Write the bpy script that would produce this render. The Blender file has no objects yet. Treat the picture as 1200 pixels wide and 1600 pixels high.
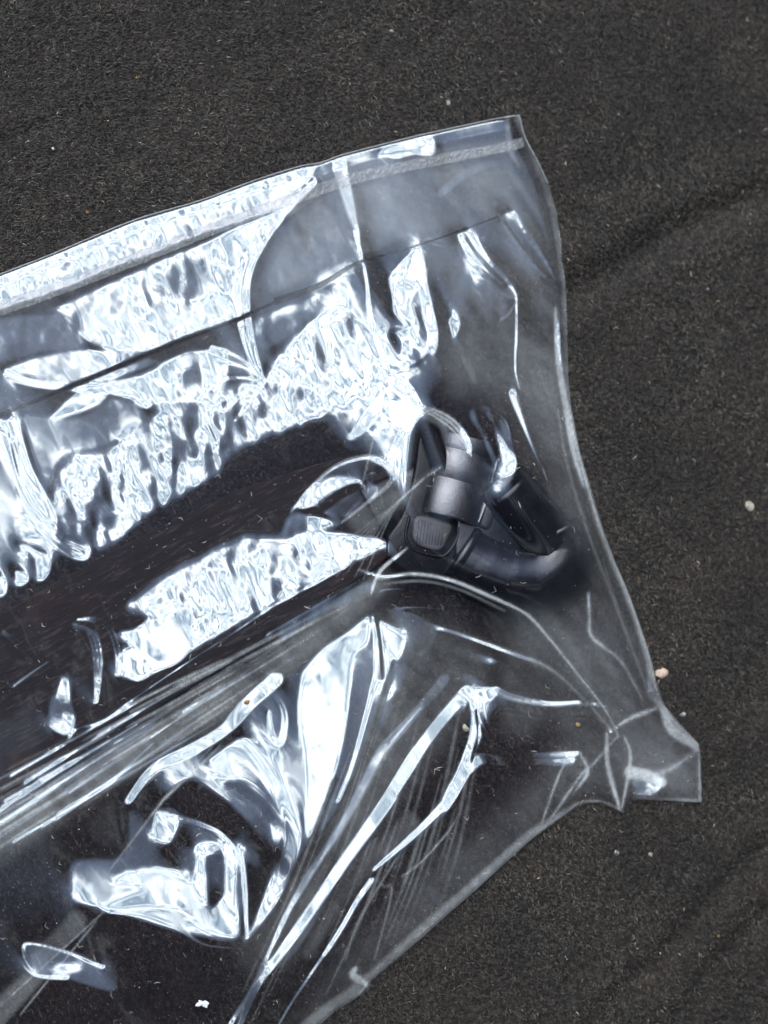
import bpy, math, random
import numpy as np
from mathutils import Vector, Matrix

random.seed(7)
rng = np.random.default_rng(11)
sc = bpy.context.scene
C = sc.collection
S = 0.0002                       # one photograph pixel on the ground is 0.2 mm

# ------------------------------------------------------------------ camera
cam_d = bpy.data.cameras.new('camera')
cam = bpy.data.objects.new('camera', cam_d)
C.objects.link(cam)
CAM = Vector((-0.175, -0.055, 0.90))
AIM = Vector((0.0, 0.0, 0.0))
FWD = (AIM - CAM).normalized()
RIGHT = FWD.cross(Vector((0, 1, 0))).normalized()
UP = RIGHT.cross(FWD).normalized()
cam.matrix_world = Matrix(((RIGHT.x, UP.x, -FWD.x, CAM.x), (RIGHT.y, UP.y, -FWD.y, CAM.y),
                           (RIGHT.z, UP.z, -FWD.z, CAM.z), (0, 0, 0, 1)))
DIST = (AIM - CAM).length
cam_d.sensor_fit = 'VERTICAL'
cam_d.sensor_height = 24
cam_d.lens = 12 / (800 * S / DIST)
cam_d.clip_start = 0.01
cam_d.clip_end = 100
cam_d.dof.use_dof = True
cam_d.dof.aperture_fstop = 4.0
cam_d.dof.focus_distance = DIST - 0.014
sc.camera = cam

def ray(px, py):
    """direction from the camera through a photograph pixel (numpy arrays welcome)"""
    px = np.asarray(px, float); py = np.asarray(py, float)
    a = (px - 600) * S / DIST; b = (800 - py) * S / DIST
    return [FWD[i] + RIGHT[i] * a + UP[i] * b for i in range(3)]

def P(px, py, z=0.0):
    """world point at height z seen at a photograph pixel"""
    d = ray(px, py)
    t = (z - CAM.z) / d[2]
    return np.stack([CAM.x + d[0] * t, CAM.y + d[1] * t, np.zeros_like(t) + z], axis=-1)

def PV(px, py, z=0.0):
    return Vector(P(px, py, z).tolist())

# ------------------------------------------------------------------ daylight
SUN_AZ = math.radians(120)       # direction of the veiled sun on the ground, from +x
SUN_EL = math.radians(56)
SUN = Vector((math.cos(SUN_AZ) * math.cos(SUN_EL), math.sin(SUN_AZ) * math.cos(SUN_EL), math.sin(SUN_EL)))

world = bpy.data.worlds.new('World')
sc.world = world
world.use_nodes = True
nt = world.node_tree
nt.nodes.clear()
def N(tree, kind, **kw):
    n = tree.nodes.new(kind)
    for k, v in kw.items():
        setattr(n, k, v)
    return n
def M2(tree, op, a, b=None, c=None, clamp=False):
    n = tree.nodes.new('ShaderNodeMath'); n.operation = op; n.use_clamp = clamp
    for i, v in enumerate((a, b, c)):
        if v is None: continue
        if isinstance(v, (int, float)): n.inputs[i].default_value = v
        else: tree.links.new(v, n.inputs[i])
    return n.outputs[0]
def MR(tree, v, a, b, c, d, smooth=True):
    n = tree.nodes.new('ShaderNodeMapRange')
    n.interpolation_type = 'SMOOTHSTEP' if smooth else 'LINEAR'
    tree.links.new(v, n.inputs[0])
    for i, x in enumerate((a, b, c, d)): n.inputs[i + 1].default_value = x
    return n.outputs[0]
def MIXC(tree, f, a, b, blend='MIX'):
    n = tree.nodes.new('ShaderNodeMix'); n.data_type = 'RGBA'; n.blend_type = blend
    for idx, v in ((0, f), (6, a), (7, b)):
        if isinstance(v, (int, float)): n.inputs[idx].default_value = v
        elif isinstance(v, tuple): n.inputs[idx].default_value = v
        else: tree.links.new(v, n.inputs[idx])
    return n.outputs[2]
tc = N(nt, 'ShaderNodeTexCoord')
sky = N(nt, 'ShaderNodeTexSky', sky_type='NISHITA', sun_disc=False)
sky.sun_elevation = SUN_EL
sky.sun_rotation = math.radians(90) - SUN_AZ
sky.altitude = 200
dot = N(nt, 'ShaderNodeVectorMath', operation='DOT_PRODUCT')
nrm = N(nt, 'ShaderNodeVectorMath', operation='NORMALIZE')
nt.links.new(tc.outputs['Generated'], nrm.inputs[0])
nt.links.new(nrm.outputs[0], dot.inputs[0])
dot.inputs[1].default_value = SUN
ang = M2(nt, 'ARCCOSINE', dot.outputs['Value'])
ang = M2(nt, 'MULTIPLY', ang, 180 / math.pi)
def fbm(scale, detail, rough, dist=0.0):
    n = N(nt, 'ShaderNodeTexNoise'); n.inputs['Scale'].default_value = scale
    n.inputs['Detail'].default_value = detail; n.inputs['Roughness'].default_value = rough
    n.inputs['Distortion'].default_value = dist
    nt.links.new(nrm.outputs[0], n.inputs['Vector'])
    return n.outputs[0]
n1 = fbm(4.0, 9, 0.6, 0.3)
n2 = fbm(13.0, 8, 0.66)
edge = M2(nt, 'MULTIPLY_ADD', M2(nt, 'SUBTRACT', n1, 0.5), 34.0, ang)
bank = MR(nt, edge, 24.0, 33.0, 1.0, 0.0)                 # the bright cloud bank round the veiled sun
tone = MR(nt, n2, 0.33, 0.60, 0.26, 1.2)
glow = MR(nt, ang, 12.0, 60.0, 1.0, 0.12)                 # clouds are brightest near the sun
aur = M2(nt, 'POWER', MR(nt, ang, 24.0, 41.5, 1.0, 0.0, False), 1.25)
small = MR(nt, fbm(5.5, 8, 0.6), 0.56, 0.66, 0.0, 1.0)    # scattered duller clouds over the rest
BG = 0.06
mulc = lambda v, col: MIXC(nt, 1.0, v, col, 'MULTIPLY')
skyc = mulc(sky.outputs[0], (0.22, 0.18, 0.19, 1))
haze = N(nt, 'ShaderNodeCombineColor')
for i, k in enumerate((24.0, 32.0, 48.0)):
    nt.links.new(M2(nt, 'MULTIPLY', aur, k), haze.inputs[i])
skyc = MIXC(nt, 1.0, skyc, haze.outputs[0], 'ADD')
dull = N(nt, 'ShaderNodeCombineColor')
for i, k in enumerate((22.0, 24.0, 26.0)):
    nt.links.new(M2(nt, 'MULTIPLY', glow, k), dull.inputs[i])
skyc = MIXC(nt, M2(nt, 'MULTIPLY', small, 0.55), skyc, dull.outputs[0])
cl = N(nt, 'ShaderNodeCombineColor')
for i, (k, e) in enumerate(((124.0, 1.35), (134.0, 1.12), (144.0, .92))):   # thinner cloud is bluer
    nt.links.new(M2(nt, 'MULTIPLY', M2(nt, 'POWER', tone, e), k), cl.inputs[i])
skyc = MIXC(nt, bank, skyc, cl.outputs[0])
bgn = N(nt, 'ShaderNodeBackground'); bgn.inputs[1].default_value = BG
nt.links.new(skyc, bgn.inputs[0])
wo = N(nt, 'ShaderNodeOutputWorld')
nt.links.new(bgn.outputs[0], wo.inputs[0])

sun_d = bpy.data.lights.new('sun', 'SUN')
sun_d.energy = 1.0
sun_d.angle = math.radians(22)
sun_d.color = (1.0, 0.97, 0.93)
sun = bpy.data.objects.new('sun', sun_d)
sun.rotation_euler = (-SUN).to_track_quat('-Z', 'Y').to_euler()
sun.location = SUN * 2
C.objects.link(sun)

sc.view_settings.view_transform = 'Standard'
sc.view_settings.look = 'None'
sc.view_settings.exposure = 0.0
sc.view_settings.gamma = 1.0
sc.cycles.use_denoising = True
sc.cycles.denoiser = 'OPENIMAGEDENOISE'
sc.cycles.denoising_prefilter = 'ACCURATE'
sc.cycles.denoising_input_passes = 'RGB_ALBEDO_NORMAL'
sc.cycles.max_bounces = 12
sc.cycles.transparent_max_bounces = 24
sc.cycles.sample_clamp_indirect = 4.0
sc.cycles.caustics_reflective = False
sc.cycles.caustics_refractive = False
# ------------------------------------------------------------------ the bag's relief
# Grid over the photograph's ground area; every stroke below is a crease, facet or
# ripple field of the film: it says how the film tilts there, and the heights follow
# by integrating those tilts.
G = 2.0
X0, Y0 = -60.0, 140.0
NX, NY = int((1130 - X0) / G), int((1660 - Y0) / G)
gx = X0 + G * np.arange(NX); gy = Y0 + G * np.arange(NY)
GX, GY = np.meshgrid(gx, gy)

def inside(poly, X=None, Y=None):
    X = GX if X is None else X; Y = GY if Y is None else Y
    r = np.zeros(X.shape, bool)
    p = np.array(poly, float); q = np.roll(p, -1, 0)
    for (x1, y1), (x2, y2) in zip(p, q):
        if y1 == y2: continue
        c = ((Y >= min(y1, y2)) & (Y < max(y1, y2)))
        xi = x1 + (Y - y1) * (x2 - x1) / (y2 - y1)
        r ^= c & (X < xi)
    return r

def curve(pts, n=8):
    """Catmull-Rom through the points"""
    p = np.array(pts, float)
    if len(p) < 3: return p
    p = np.vstack([2 * p[0] - p[1], p, 2 * p[-1] - p[-2]])
    out = []
    for i in range(1, len(p) - 2):
        for t in np.arange(n) / n:
            a, b, c, d = p[i - 1], p[i], p[i + 1], p[i + 2]
            out.append(.5 * (2 * b + (c - a) * t + (2 * a - 5 * b + 4 * c - d) * t * t + (3 * b - a - 3 * c + d) * t ** 3))
    out.append(p[-2])
    return np.array(out)

def polydist(pts, pad=60, X=None, Y=None):
    """distance to a polyline and the position along it, inside a padded window"""
    p = np.array(pts, float)
    x0, y0 = p.min(0) - pad; x1, y1 = p.max(0) + pad
    if X is None:
        i0, i1 = max(0, int((y0 - Y0) / G)), min(NY, int((y1 - Y0) / G) + 2)
        j0, j1 = max(0, int((x0 - X0) / G)), min(NX, int((x1 - X0) / G) + 2)
        sl = (slice(i0, i1), slice(j0, j1)); X = GX[sl]; Y = GY[sl]
    else: sl = None
    best = np.full(X.shape, 1e9); along = np.zeros(X.shape)
    seg = p[1:] - p[:-1]; L = np.hypot(*seg.T); acc = 0; tot = max(L.sum(), 1e-6)
    for a, s, l in zip(p[:-1], seg, L):
        if l < 1e-9: continue
        t = np.clip(((X - a[0]) * s[0] + (Y - a[1]) * s[1]) / (l * l), 0, 1)
        d = np.hypot(X - a[0] - t * s[0], Y - a[1] - t * s[1])
        m = d < best
        best[m] = d[m]; along[m] = (acc + t[m] * l) / tot
        acc += l
    return sl, best, along

def blur(a, s):
    if s <= 0: return a
    r = int(3 * s + 1); k = np.exp(-.5 * (np.arange(-r, r + 1) / s) ** 2); k /= k.sum()
    a = np.pad(a, r, mode='edge')
    a = np.apply_along_axis(lambda m: np.convolve(m, k, 'valid'), 0, a)
    return np.apply_along_axis(lambda m: np.convolve(m, k, 'valid'), 1, a)

def vnoise(seed, period, ax=0.0, stretch=1.0, octaves=3, X=None, Y=None):
    """smooth value noise in about [-1, 1], stretched along direction ax (radians, image y down)"""
    X = GX if X is None else X; Y = GY if Y is None else Y
    u = (X * math.cos(ax) + Y * math.sin(ax)) / (period * stretch); v = (-X * math.sin(ax) + Y * math.cos(ax)) / period
    out = np.zeros(X.shape); amp = 1; tot = 0
    r = np.random.default_rng(seed)
    for o in range(octaves):
        tab = r.uniform(-1, 1, (256, 256))
        iu = np.floor(u).astype(int); iv = np.floor(v).astype(int)
        fu = u - iu; fv = v - iv; fu = fu * fu * (3 - 2 * fu); fv = fv * fv * (3 - 2 * fv)
        g = lambda a, b: tab[(iu + a) % 256, (iv + b) % 256]
        out += amp * ((g(0, 0) * (1 - fu) + g(1, 0) * fu) * (1 - fv) + (g(0, 1) * (1 - fu) + g(1, 1) * fu) * fv)
        tot += amp; amp *= .5; u = u * 2.03 + 17; v = v * 2.03 + 5
    return out / tot * 1.6

OUTLINE = [(-58, 449), (0, 427), (80, 396), (208, 343), (312, 312), (396, 281), (470, 258), (500, 253), (533, 241), (590, 226),
           (646, 212), (710, 198), (771, 185), (808, 179), (812, 181), (821, 214), (840, 250), (856, 285), (868, 325), (874, 360), (880, 405),
           (884, 452), (887, 535), (888, 590), (893, 640), (906, 705), (924, 765), (942, 825), (962, 880), (984, 930), (1000, 975),
           (1015, 1020), (1026, 1065), (1038, 1102), (1062, 1130), (1092, 1163), (1095, 1185), (1097, 1254), (1040, 1251), (988, 1249),
           (983, 1262), (974, 1272), (962, 1266), (940, 1256), (905, 1258), (880, 1276), (833, 1310), (790, 1348),
           (745, 1390), (700, 1429), (650, 1474), (610, 1508), (580, 1533), (576, 1548), (560, 1558), (525, 1579), (490, 1610), (455, 1655), (-58, 1655)]
SEAL = [(-58, 502), (0, 482), (100, 447), (208, 406), (300, 370), (396, 333), (496, 297), (560, 277), (658, 255), (779, 232), (818, 222)]
DARKLINE = [(-58, 672), (0, 649), (125, 597), (250, 545), (358, 504), (400, 485), (450, 464), (500, 444), (554, 412), (646, 385), (708, 364), (779, 338)]

T = np.zeros((NY, NX))                # 0: film turned away from the cloud bank, .5: to the blue beside it, 1: to the bank
RIP = np.zeros((NY, NX))              # how strongly that part ripples
HZ = np.zeros((NY, NX))               # milky wear, scratches, doubled layers, plus painted highlights and sky sheen
def fill(poly, val, soft=1.2, rip=None, smooth=True, amt=1.0):
    pts = curve(list(poly) + [poly[0]], 5) if smooth else poly
    m = blur(inside(pts).astype(float), soft) * amt
    T[:] = T * (1 - m) + val * m
    if rip is not None: RIP[:] = RIP * (1 - m) + rip * m
def stroke(pts, w, val, w2=None, amt=1.0, soft=1.6):
    sl, d, t = polydist(curve(pts), pad=40)
    w2 = w if w2 is None else w2
    ww = w + (w2 - w) * t
    m = np.clip((ww / 2 + soft - d) / (2 * soft), 0, 1) * amt
    m *= np.clip(1 - (d - 0) / (ww + 3), 0, 1) > 0
    T[sl] = T[sl] * (1 - m) + val * m
def multi(pts, offs, w, val, jit=0.0, end_pinch=True, amt=1.0):
    """a bundle of parallel creases that pinch together at the ends"""
    p = curve(pts); tg = np.gradient(p, axis=0); nn = np.stack([-tg[:, 1], tg[:, 0]], 1)
    nn /= np.maximum(np.hypot(*nn.T), 1e-6)[:, None]
    s = np.linspace(0, 1, len(p))
    env = np.sin(np.pi * np.clip(s, .02, .98)) ** .5 if end_pinch else np.ones(len(p))
    for o in offs:
        q = p + nn * (o * env)[:, None]
        stroke(q[::3] if len(q) > 9 else q, w, val, amt=amt)
def hz(pts, w, val, w2=None, soft=None, sm=True):
    soft = (.9 + .22 * w) if soft is None else soft
    sl, d, t = polydist(curve(pts) if sm else pts, pad=max(w, w2 or 0) / 2 + soft + 4)
    ww = w + ((w if w2 is None else w2) - w) * t
    if max(w, w2 or 0) < 14: ww = ww * (.25 + .75 * np.sin(np.pi * np.clip(t, 0, 1)) ** .6)
    m = np.clip((ww / 2 + soft - d) / (2 * soft), 0, 1); m = m * m * (3 - 2 * m)
    HZ[sl] = np.maximum(HZ[sl], val * m) + .25 * np.minimum(HZ[sl], val * m)

# ---- upper field between the open end and the shaft
fill([(-60, 440), (0, 427), (208, 343), (396, 281), (470, 258), (500, 253), (480, 285), (437, 325), (300, 372), (208, 408), (100, 449), (-60, 505)], 0.85, 1, 0.6, False)
fill([(587, 241), (608, 227), (658, 212), (677, 222), (679, 243), (646, 241), (620, 247)], 1.0, 1.2, 0.3)
fill([(83, 480), (208, 424), (300, 385), (396, 343), (445, 333), (415, 375), (387, 406), (374, 443), (378, 514), (354, 500), (280, 530), (208, 556), (146, 537), (112, 500)], 0.9, 1.2, 0.45)
fill([(292, 393), (354, 418), (358, 452), (317, 468), (258, 464), (250, 427)], 0.62, 3, 0.6)
fill([(-60, 520), (0, 495), (80, 492), (104, 506), (130, 543), (60, 552), (8, 566), (-60, 600)], 0.42, 1.6, 0.35)
fill([(8, 574), (60, 556), (130, 545), (190, 548), (250, 562), (215, 580), (150, 598), (80, 596)], 0.8, 1.2, 0.2)
fill([(150, 600), (210, 585), (262, 560), (300, 545), (346, 552), (356, 597), (333, 631), (271, 639), (225, 627), (170, 608)], 0.9, 1.4, 0.3)
fill([(283, 580), (305, 575), (318, 610), (300, 622), (286, 606)], 0.5, 1.2)
stroke([(10, 580), (50, 597), (125, 606), (175, 608), (208, 618), (233, 631), (292, 631)], 11, 1.0, 16)
fill([(33, 645), (120, 650), (170, 622), (210, 620), (229, 650), (225, 675), (183, 690), (150, 700), (104, 710), (80, 742), (54, 725)], 0.5, 1.5, 0.1)
fill([(75, 654), (120, 612), (167, 612), (150, 635), (104, 650)], 0.88, 1.2, 0.2)
fill([(83, 742), (100, 712), (146, 702), (217, 671), (240, 632), (300, 625), (354, 600), (410, 590), (440, 540), (479, 506), (533, 477), (560, 490), (590, 520), (600, 560), (604, 592),
      (540, 632), (480, 660), (437, 679), (375, 704), (325, 754), (250, 796), (167, 854), (146, 850), (130, 812), (108, 833), (83, 796)], 0.70, 3.0, .95)
fill([(390, 500), (440, 480), (500, 455), (555, 430), (580, 500), (540, 478), (480, 503), (430, 540), (400, 540)], 0.45, 1.5, 0.3)
fill([(479, 506), (533, 477), (540, 492), (515, 506), (475, 527)], 1.0, 1.2)
fill([(400, 440), (440, 345), (500, 300), (545, 290), (556, 380), (500, 420), (430, 455)], 0.36, 3.0, 0.12)
multi([(492, 285), (437, 335), (396, 393), (379, 443), (381, 502), (392, 552), (410, 597)], (-9, -3, 4, 10), 4, 1.0)
for q in [((340, 560), (385, 575)), ((352, 590), (388, 590)), ((345, 625), (380, 612)), ((368, 655), (395, 620)), ((330, 540), (378, 560))]:
    stroke([q[0], q[1], (411, 598)], 5, 1.0, 2)
stroke([(411, 598), (400, 612), (375, 618), (350, 640)], 6, 1.0)
# ---- the two folds that run down from the open end
stroke([(529, 262), (545, 320), (558, 375)], 24, 0.62, 10)
stroke([(554, 360), (571, 435), (579, 506), (596, 560), (608, 589)], 4, 1.0, 6)
fill([(604, 435), (629, 406), (650, 389), (660, 402), (669, 452), (686, 527), (675, 556), (654, 527), (633, 502), (612, 480), (610, 460)], 1.0, 1.0, 0.5)
fill([(640, 470), (652, 450), (662, 500), (668, 530), (655, 510)], 0.5, 1.0)
fill([(587, 522), (650, 514), (667, 552), (617, 580), (592, 552)], 0.9, 1.2, 0.9)
fill([(708, 488), (719, 506), (709, 527), (699, 506)], 1.0, 0.8)
fill([(708, 360), (733, 360), (767, 410), (804, 452), (808, 470), (775, 450), (737, 420), (717, 385)], 1.0, 0.9)
stroke([(726, 375), (752, 412), (790, 446)], 3, 0.5)
fill([(779, 337), (800, 329), (825, 368), (858, 414), (873, 448), (850, 430), (817, 391)], 1.0, 0.9)
fill([(660, 440), (730, 430), (790, 470), (800, 560), (740, 600), (700, 560), (690, 500)], 0.26, 5.0, 0.25)
fill([(708, 488), (719, 506), (709, 527), (699, 506)], 1.0, 0.8)
stroke([(806, 466), (806, 520), (804, 577), (812, 612)], 4, 0.95)
stroke([(806, 470), (795, 490), (780, 500)], 3, 0.7)
fill([(565, 290), (600, 280), (625, 345), (612, 380), (590, 385), (575, 340)], 0.3, 2.5, 0.1)
stroke([(690, 300), (730, 270), (780, 255), (815, 300), (850, 360), (868, 420)], 14, 0.45, 8)
stroke([(868, 480), (872, 560), (885, 640), (895, 700)], 12, 0.92, 12)
stroke([(895, 700), (912, 760), (940, 830), (962, 900), (992, 985), (1020, 1070)], 16, 0.95, 22)
stroke([(866, 492), (884, 484)], 4, 1.0)
fill([(850, 440), (874, 470), (872, 500), (860, 480)], 0.1, 1)
# ---- pinch over the collar
multi([(604, 590), (618, 600), (636, 612), (655, 640)], (-9, -4.5, 0, 4.5), 3, 1.0)
multi([(655, 640), (638, 663), (622, 688), (609, 717), (613, 738)], (-6, -1, 4), 3, 1.0)
multi([(657, 639), (680, 647), (705, 663), (726, 688), (736, 711)], (-5, 0, 4), 3, 1.0)
fill([(535, 700), (570, 640), (600, 600), (655, 641), (630, 680), (608, 720), (570, 712)], 0.42, 1.5)
fill([(597, 603), (598, 634), (567, 676), (545, 687), (559, 659), (584, 626)], 1.0, 0.9, 0.3)
fill([(605, 622), (647, 642), (626, 672), (609, 651)], 0.9, 0.9)
multi([(655, 640), (638, 663), (622, 688), (609, 717), (613, 738)], (-6, -1, 4), 3, 1.0)
# ---- the oval dimple
fill([(455, 797), (484, 763), (522, 730), (563, 715), (592, 717), (610, 734), (610, 752), (588, 772), (559, 797), (536, 815), (515, 808), (490, 790)], 0.62, 1.0)
fill([(462, 792), (500, 752), (530, 742), (560, 750), (575, 752), (540, 765), (505, 778), (480, 795)], 0.98, 1.2, 0.3)
fill([(502, 788), (535, 762), (570, 751), (565, 760), (530, 778), (505, 798)], 0.0, 0.8)
fill([(578, 738), (592, 726), (607, 735), (605, 752), (590, 756), (578, 750)], 0.0, 1.0)
stroke([(455, 798), (484, 763), (522, 730), (563, 715), (592, 717), (610, 734), (610, 752), (588, 772), (559, 797), (536, 816)], 5, 1.0)
stroke([(567, 755), (572, 768), (560, 785), (540, 806)], 7, 0.95, 4)
stroke([(566, 752), (575, 742), (583, 737)], 3, 1.0)
# ---- mottled patch and veil right of the collar
fill([(700, 660), (730, 642), (763, 641), (788, 659), (799, 684), (810, 717), (800, 745), (772, 735), (752, 692), (730, 667)], 0.75, 1.3, 1.3)
stroke([(696, 660), (730, 643), (763, 641), (788, 656), (797, 680)], 5, 1.0)
stroke([(800, 616), (820, 670), (842, 722), (857, 760)], 17, 0.95, 5)
stroke([(806, 620), (826, 676), (846, 730)], 3, 0.4)
# ---- lower facet of the shaft cover
fill([(190, 945), (250, 900), (320, 862), (387, 833), (440, 838), (478, 815), (540, 830), (605, 845), (575, 872), (500, 910), (430, 948), (345, 996), (250, 1050), (205, 1065), (185, 1020), (240, 985)], 0.95, 2.5, .7)
fill([(180, 985), (212, 980), (237, 960), (287, 942), (297, 980), (285, 1030), (245, 1043), (220, 1020), (190, 997)], 1.0, 1.2, 0.3)
fill([(188, 1022), (200, 1020), (226, 1050), (220, 1064), (200, 1057)], 1.0, 1.0)
fill([(455, 797), (505, 808), (536, 816), (520, 828), (478, 830), (440, 835)], 0.8, 1.5, 1.0)
stroke([(330, 975), (380, 942), (440, 890), (500, 850)], 12, 1.0, 6)
multi([(112, 974), (140, 990), (152, 1030), (150, 1097)], (-6, 0, 6), 3.4, 0.95)
multi([(120, 967), (150, 968), (170, 985), (182, 1020), (185, 1066)], (-4, 3), 3.4, 0.95)
fill([(95, 1050), (107, 1067), (110, 1105), (118, 1130), (110, 1152), (87, 1140), (75, 1120), (77, 1092), (87, 1080)], 0.88, 1.3, 0.6)
stroke([(100, 1165), (118, 1140), (150, 1130), (175, 1117), (225, 1080), (300, 1030), (370, 985), (430, 945), (500, 907), (545, 880)], 4, 1.0)
stroke([(5, 985), (25, 1000), (60, 1030)], 8, 0.7, 3)
stroke([(20, 1072), (50, 1050), (75, 1033)], 3, 0.9)
fill([(25, 846), (54, 858), (77, 871), (76, 900), (60, 908), (50, 875), (33, 867)], 0.85, 1.2, 0.5)
fill([(21, 888), (42, 898), (42, 912), (25, 912)], 0.95, 1)
fill([(-10, 893), (8, 908), (11, 927), (0, 933), (-20, 930)], 0.9, 1)
fill([(-20, 640), (8, 655), (25, 654), (50, 737), (83, 796), (92, 833), (137, 854), (143, 868), (125, 877), (83, 850), (42, 800), (8, 717), (-20, 670)], 0.95, 1.2, 0.2)
stroke([(12, 680), (38, 770), (90, 842), (130, 864)], 3, 0.35)
stroke([(20, 690), (50, 775), (100, 840)], 3, 0.45)
# ---- the bundle of tight folds below the shaft
rf = random.Random(5)
for k in range(46):
    u = rf.random(); a0 = 1195 + 150 * u; b0 = 882 + 48 * u
    s0 = rf.uniform(-.1, .75); s1 = min(1.0, s0 + rf.uniform(.12, .5))
    L = lambda s: (-60 + 650 * s, a0 + 38 + (b0 - a0 - 38) * s + 6 * math.sin(3 * s + k))
    stroke([L(s0), L((s0 + s1) / 2), L(s1)], rf.uniform(2, 5.5), rf.choice([.7, .9, 1.0]), 1.5, amt=rf.uniform(.6, 1))
fill([(430, 985), (500, 945), (575, 905), (590, 920), (560, 935), (500, 965), (440, 1005)], 0.8, 1.5, 0.3)
stroke([(20, 1315), (110, 1262), (190, 1215), (300, 1150), (420, 1080)], 3.5, 0.95)
stroke([(90, 1270), (180, 1212), (240, 1160)], 4, 0.8)
# ---- lower field
fill([(200, 1250), (250, 1195), (330, 1135), (400, 1080), (480, 1030), (560, 985), (640, 955), (684, 985), (665, 1030), (620, 1110), (560, 1225), (480, 1320), (395, 1465), (300, 1462), (170, 1420), (118, 1410), (112, 1345), (190, 1335)], 0.62, 2.0, 0.03)
fill([(330, 1150), (400, 1090), (500, 1020), (580, 965), (650, 980), (640, 1040), (585, 1150), (520, 1290), (470, 1330), (440, 1220), (380, 1160)], 0.8, 4.0, 0.03)
fill([(255, 1245), (300, 1215), (345, 1240), (400, 1290), (430, 1330), (428, 1390), (390, 1455), (388, 1380), (365, 1315), (300, 1285)], 0.1, 1.8, 0.1)
fill([(118, 1410), (165, 1424), (120, 1430)], 0.1, 1.5)
stroke([(200, 1250), (240, 1200), (300, 1170), (350, 1140), (385, 1100), (430, 1060)], 13, 0.97, 26)
fill([(470, 1050), (500, 1010), (537, 988), (576, 955), (580, 968), (572, 1005), (552, 1022), (545, 1080), (536, 1150), (512, 1240), (480, 1312), (478, 1200), (465, 1125)], 1.0, 2.2, 0.06)
stroke([(582, 956), (587, 1010), (585, 1060), (568, 1130), (548, 1200), (528, 1250)], 7, 1.0, 5)
fill([(588, 955), (610, 967), (631, 982), (628, 1022), (615, 1032), (600, 1010), (590, 980)], 1.0, 2.2)
stroke([(594, 985), (602, 1020), (608, 1060)], 6, 1.0)
fill([(583, 1065), (610, 1058), (622, 1080), (600, 1097)], 0.95, 2.2, .5)
stroke([(584, 958), (592, 1000), (597, 1060)], 2.5, 0.15)
fill([(320, 1190), (380, 1150), (430, 1200), (460, 1262), (469, 1310), (452, 1375), (392, 1466), (380, 1466), (428, 1362), (444, 1300), (420, 1250), (380, 1218), (340, 1217)], 1.0, 2.2, .06)
fill([(325, 1220), (380, 1243), (407, 1262), (440, 1300), (432, 1335), (412, 1300), (380, 1262)], 0.9, 2.2, .2)
multi([(405, 1070), (430, 1090), (444, 1120), (438, 1160), (424, 1150), (418, 1110)], (-3, 3), 2.6, 1.0)
fill([(240, 1258), (270, 1270), (280, 1290), (260, 1322), (236, 1300)], 1.0, 2.2)
stroke([(270, 1275), (310, 1285), (350, 1305), (375, 1345), (382, 1400), (385, 1462)], 7, 1.0)
fill([(195, 1360), (275, 1355), (300, 1380), (308, 1345), (300, 1320), (350, 1315), (368, 1340), (366, 1400), (378, 1460), (350, 1465), (310, 1450), (275, 1420), (160, 1420), (200, 1398), (222, 1385), (180, 1378)], 1.0, 2.2, .05)
fill([(318, 1335), (346, 1335), (352, 1380), (345, 1405), (325, 1410)], 0.5, 1.2, .2)
stroke([(170, 1424), (230, 1430), (280, 1450), (320, 1475), (380, 1482)], 4, 0.8)
fill([(36, 1474), (100, 1485), (160, 1510), (187, 1545), (172, 1550), (105, 1528), (52, 1520)], 0.5, 1.0, 0, False)
stroke([(160, 1510), (100, 1485), (38, 1475), (52, 1520), (105, 1528)], 5, 1.0)
fill([(82, 1505), (120, 1505), (125, 1517), (90, 1516)], 0.95, 2.2)
rg = random.Random(21)
for k in range(22):                                        # pleats that fan down from the knot under the collar
    u = (k + rg.random()) / 22
    ax0, ay0 = 600 + 160 * u, 975 + 115 * u
    bx0, by0 = 330 + 330 * u, 1640 - 150 * u
    s0, s1 = rg.uniform(.0, .5), rg.uniform(.6, 1)
    Lf = lambda s: (ax0 + (bx0 - ax0) * s + 16 * math.sin(3.1 * s), ay0 + (by0 - ay0) * s + 16 * math.sin(3.1 * s))
    if 480 < Lf(.5)[0] : stroke([Lf(s0), Lf((s0 + s1) / 2), Lf(s1)], rg.uniform(3, 9), rg.choice([.4, .5, .7]), 2, amt=rg.uniform(.25, .65))
    hz([Lf(s0), Lf((s0 + s1) / 2), Lf(s1)], rg.uniform(2, 9), rg.uniform(.04, .16), 2)
# ---- long ridges on the right
stroke([(735, 1075), (660, 1180), (560, 1320), (440, 1500)], 60, 0.6, 36, soft=10)
stroke([(700, 1060), (640, 1120), (560, 1240), (470, 1400)], 34, 0.5, 20, soft=9)
stroke([(750, 1100), (728, 1170), (690, 1260), (600, 1360), (520, 1480)], 44, 0.6, 20, soft=9)
stroke([(770, 1085), (850, 1110), (930, 1110)], 30, 0.4, 24, soft=8)
stroke([(765, 1190), (840, 1200), (900, 1190)], 40, 0.5, 30, soft=10)
stroke([(692, 1062), (658, 1104), (629, 1137), (592, 1179), (537, 1283), (462, 1400), (400, 1529), (360, 1600)], 20, 0.9, 9, amt=.9)
stroke([(658, 1104), (640, 1125), (610, 1160)], 6, 0.95, 3)
stroke([(729, 1083), (692, 1125), (650, 1179), (600, 1258), (537, 1346), (475, 1437), (404, 1537), (370, 1610)], 26, 1.0, 10)
stroke([(722, 1105), (680, 1155), (620, 1245)], 2.5, 0.5)
fill([(725, 1085), (745, 1076), (775, 1074), (772, 1090), (752, 1100), (738, 1110)], 0.95, 1.0)
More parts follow.
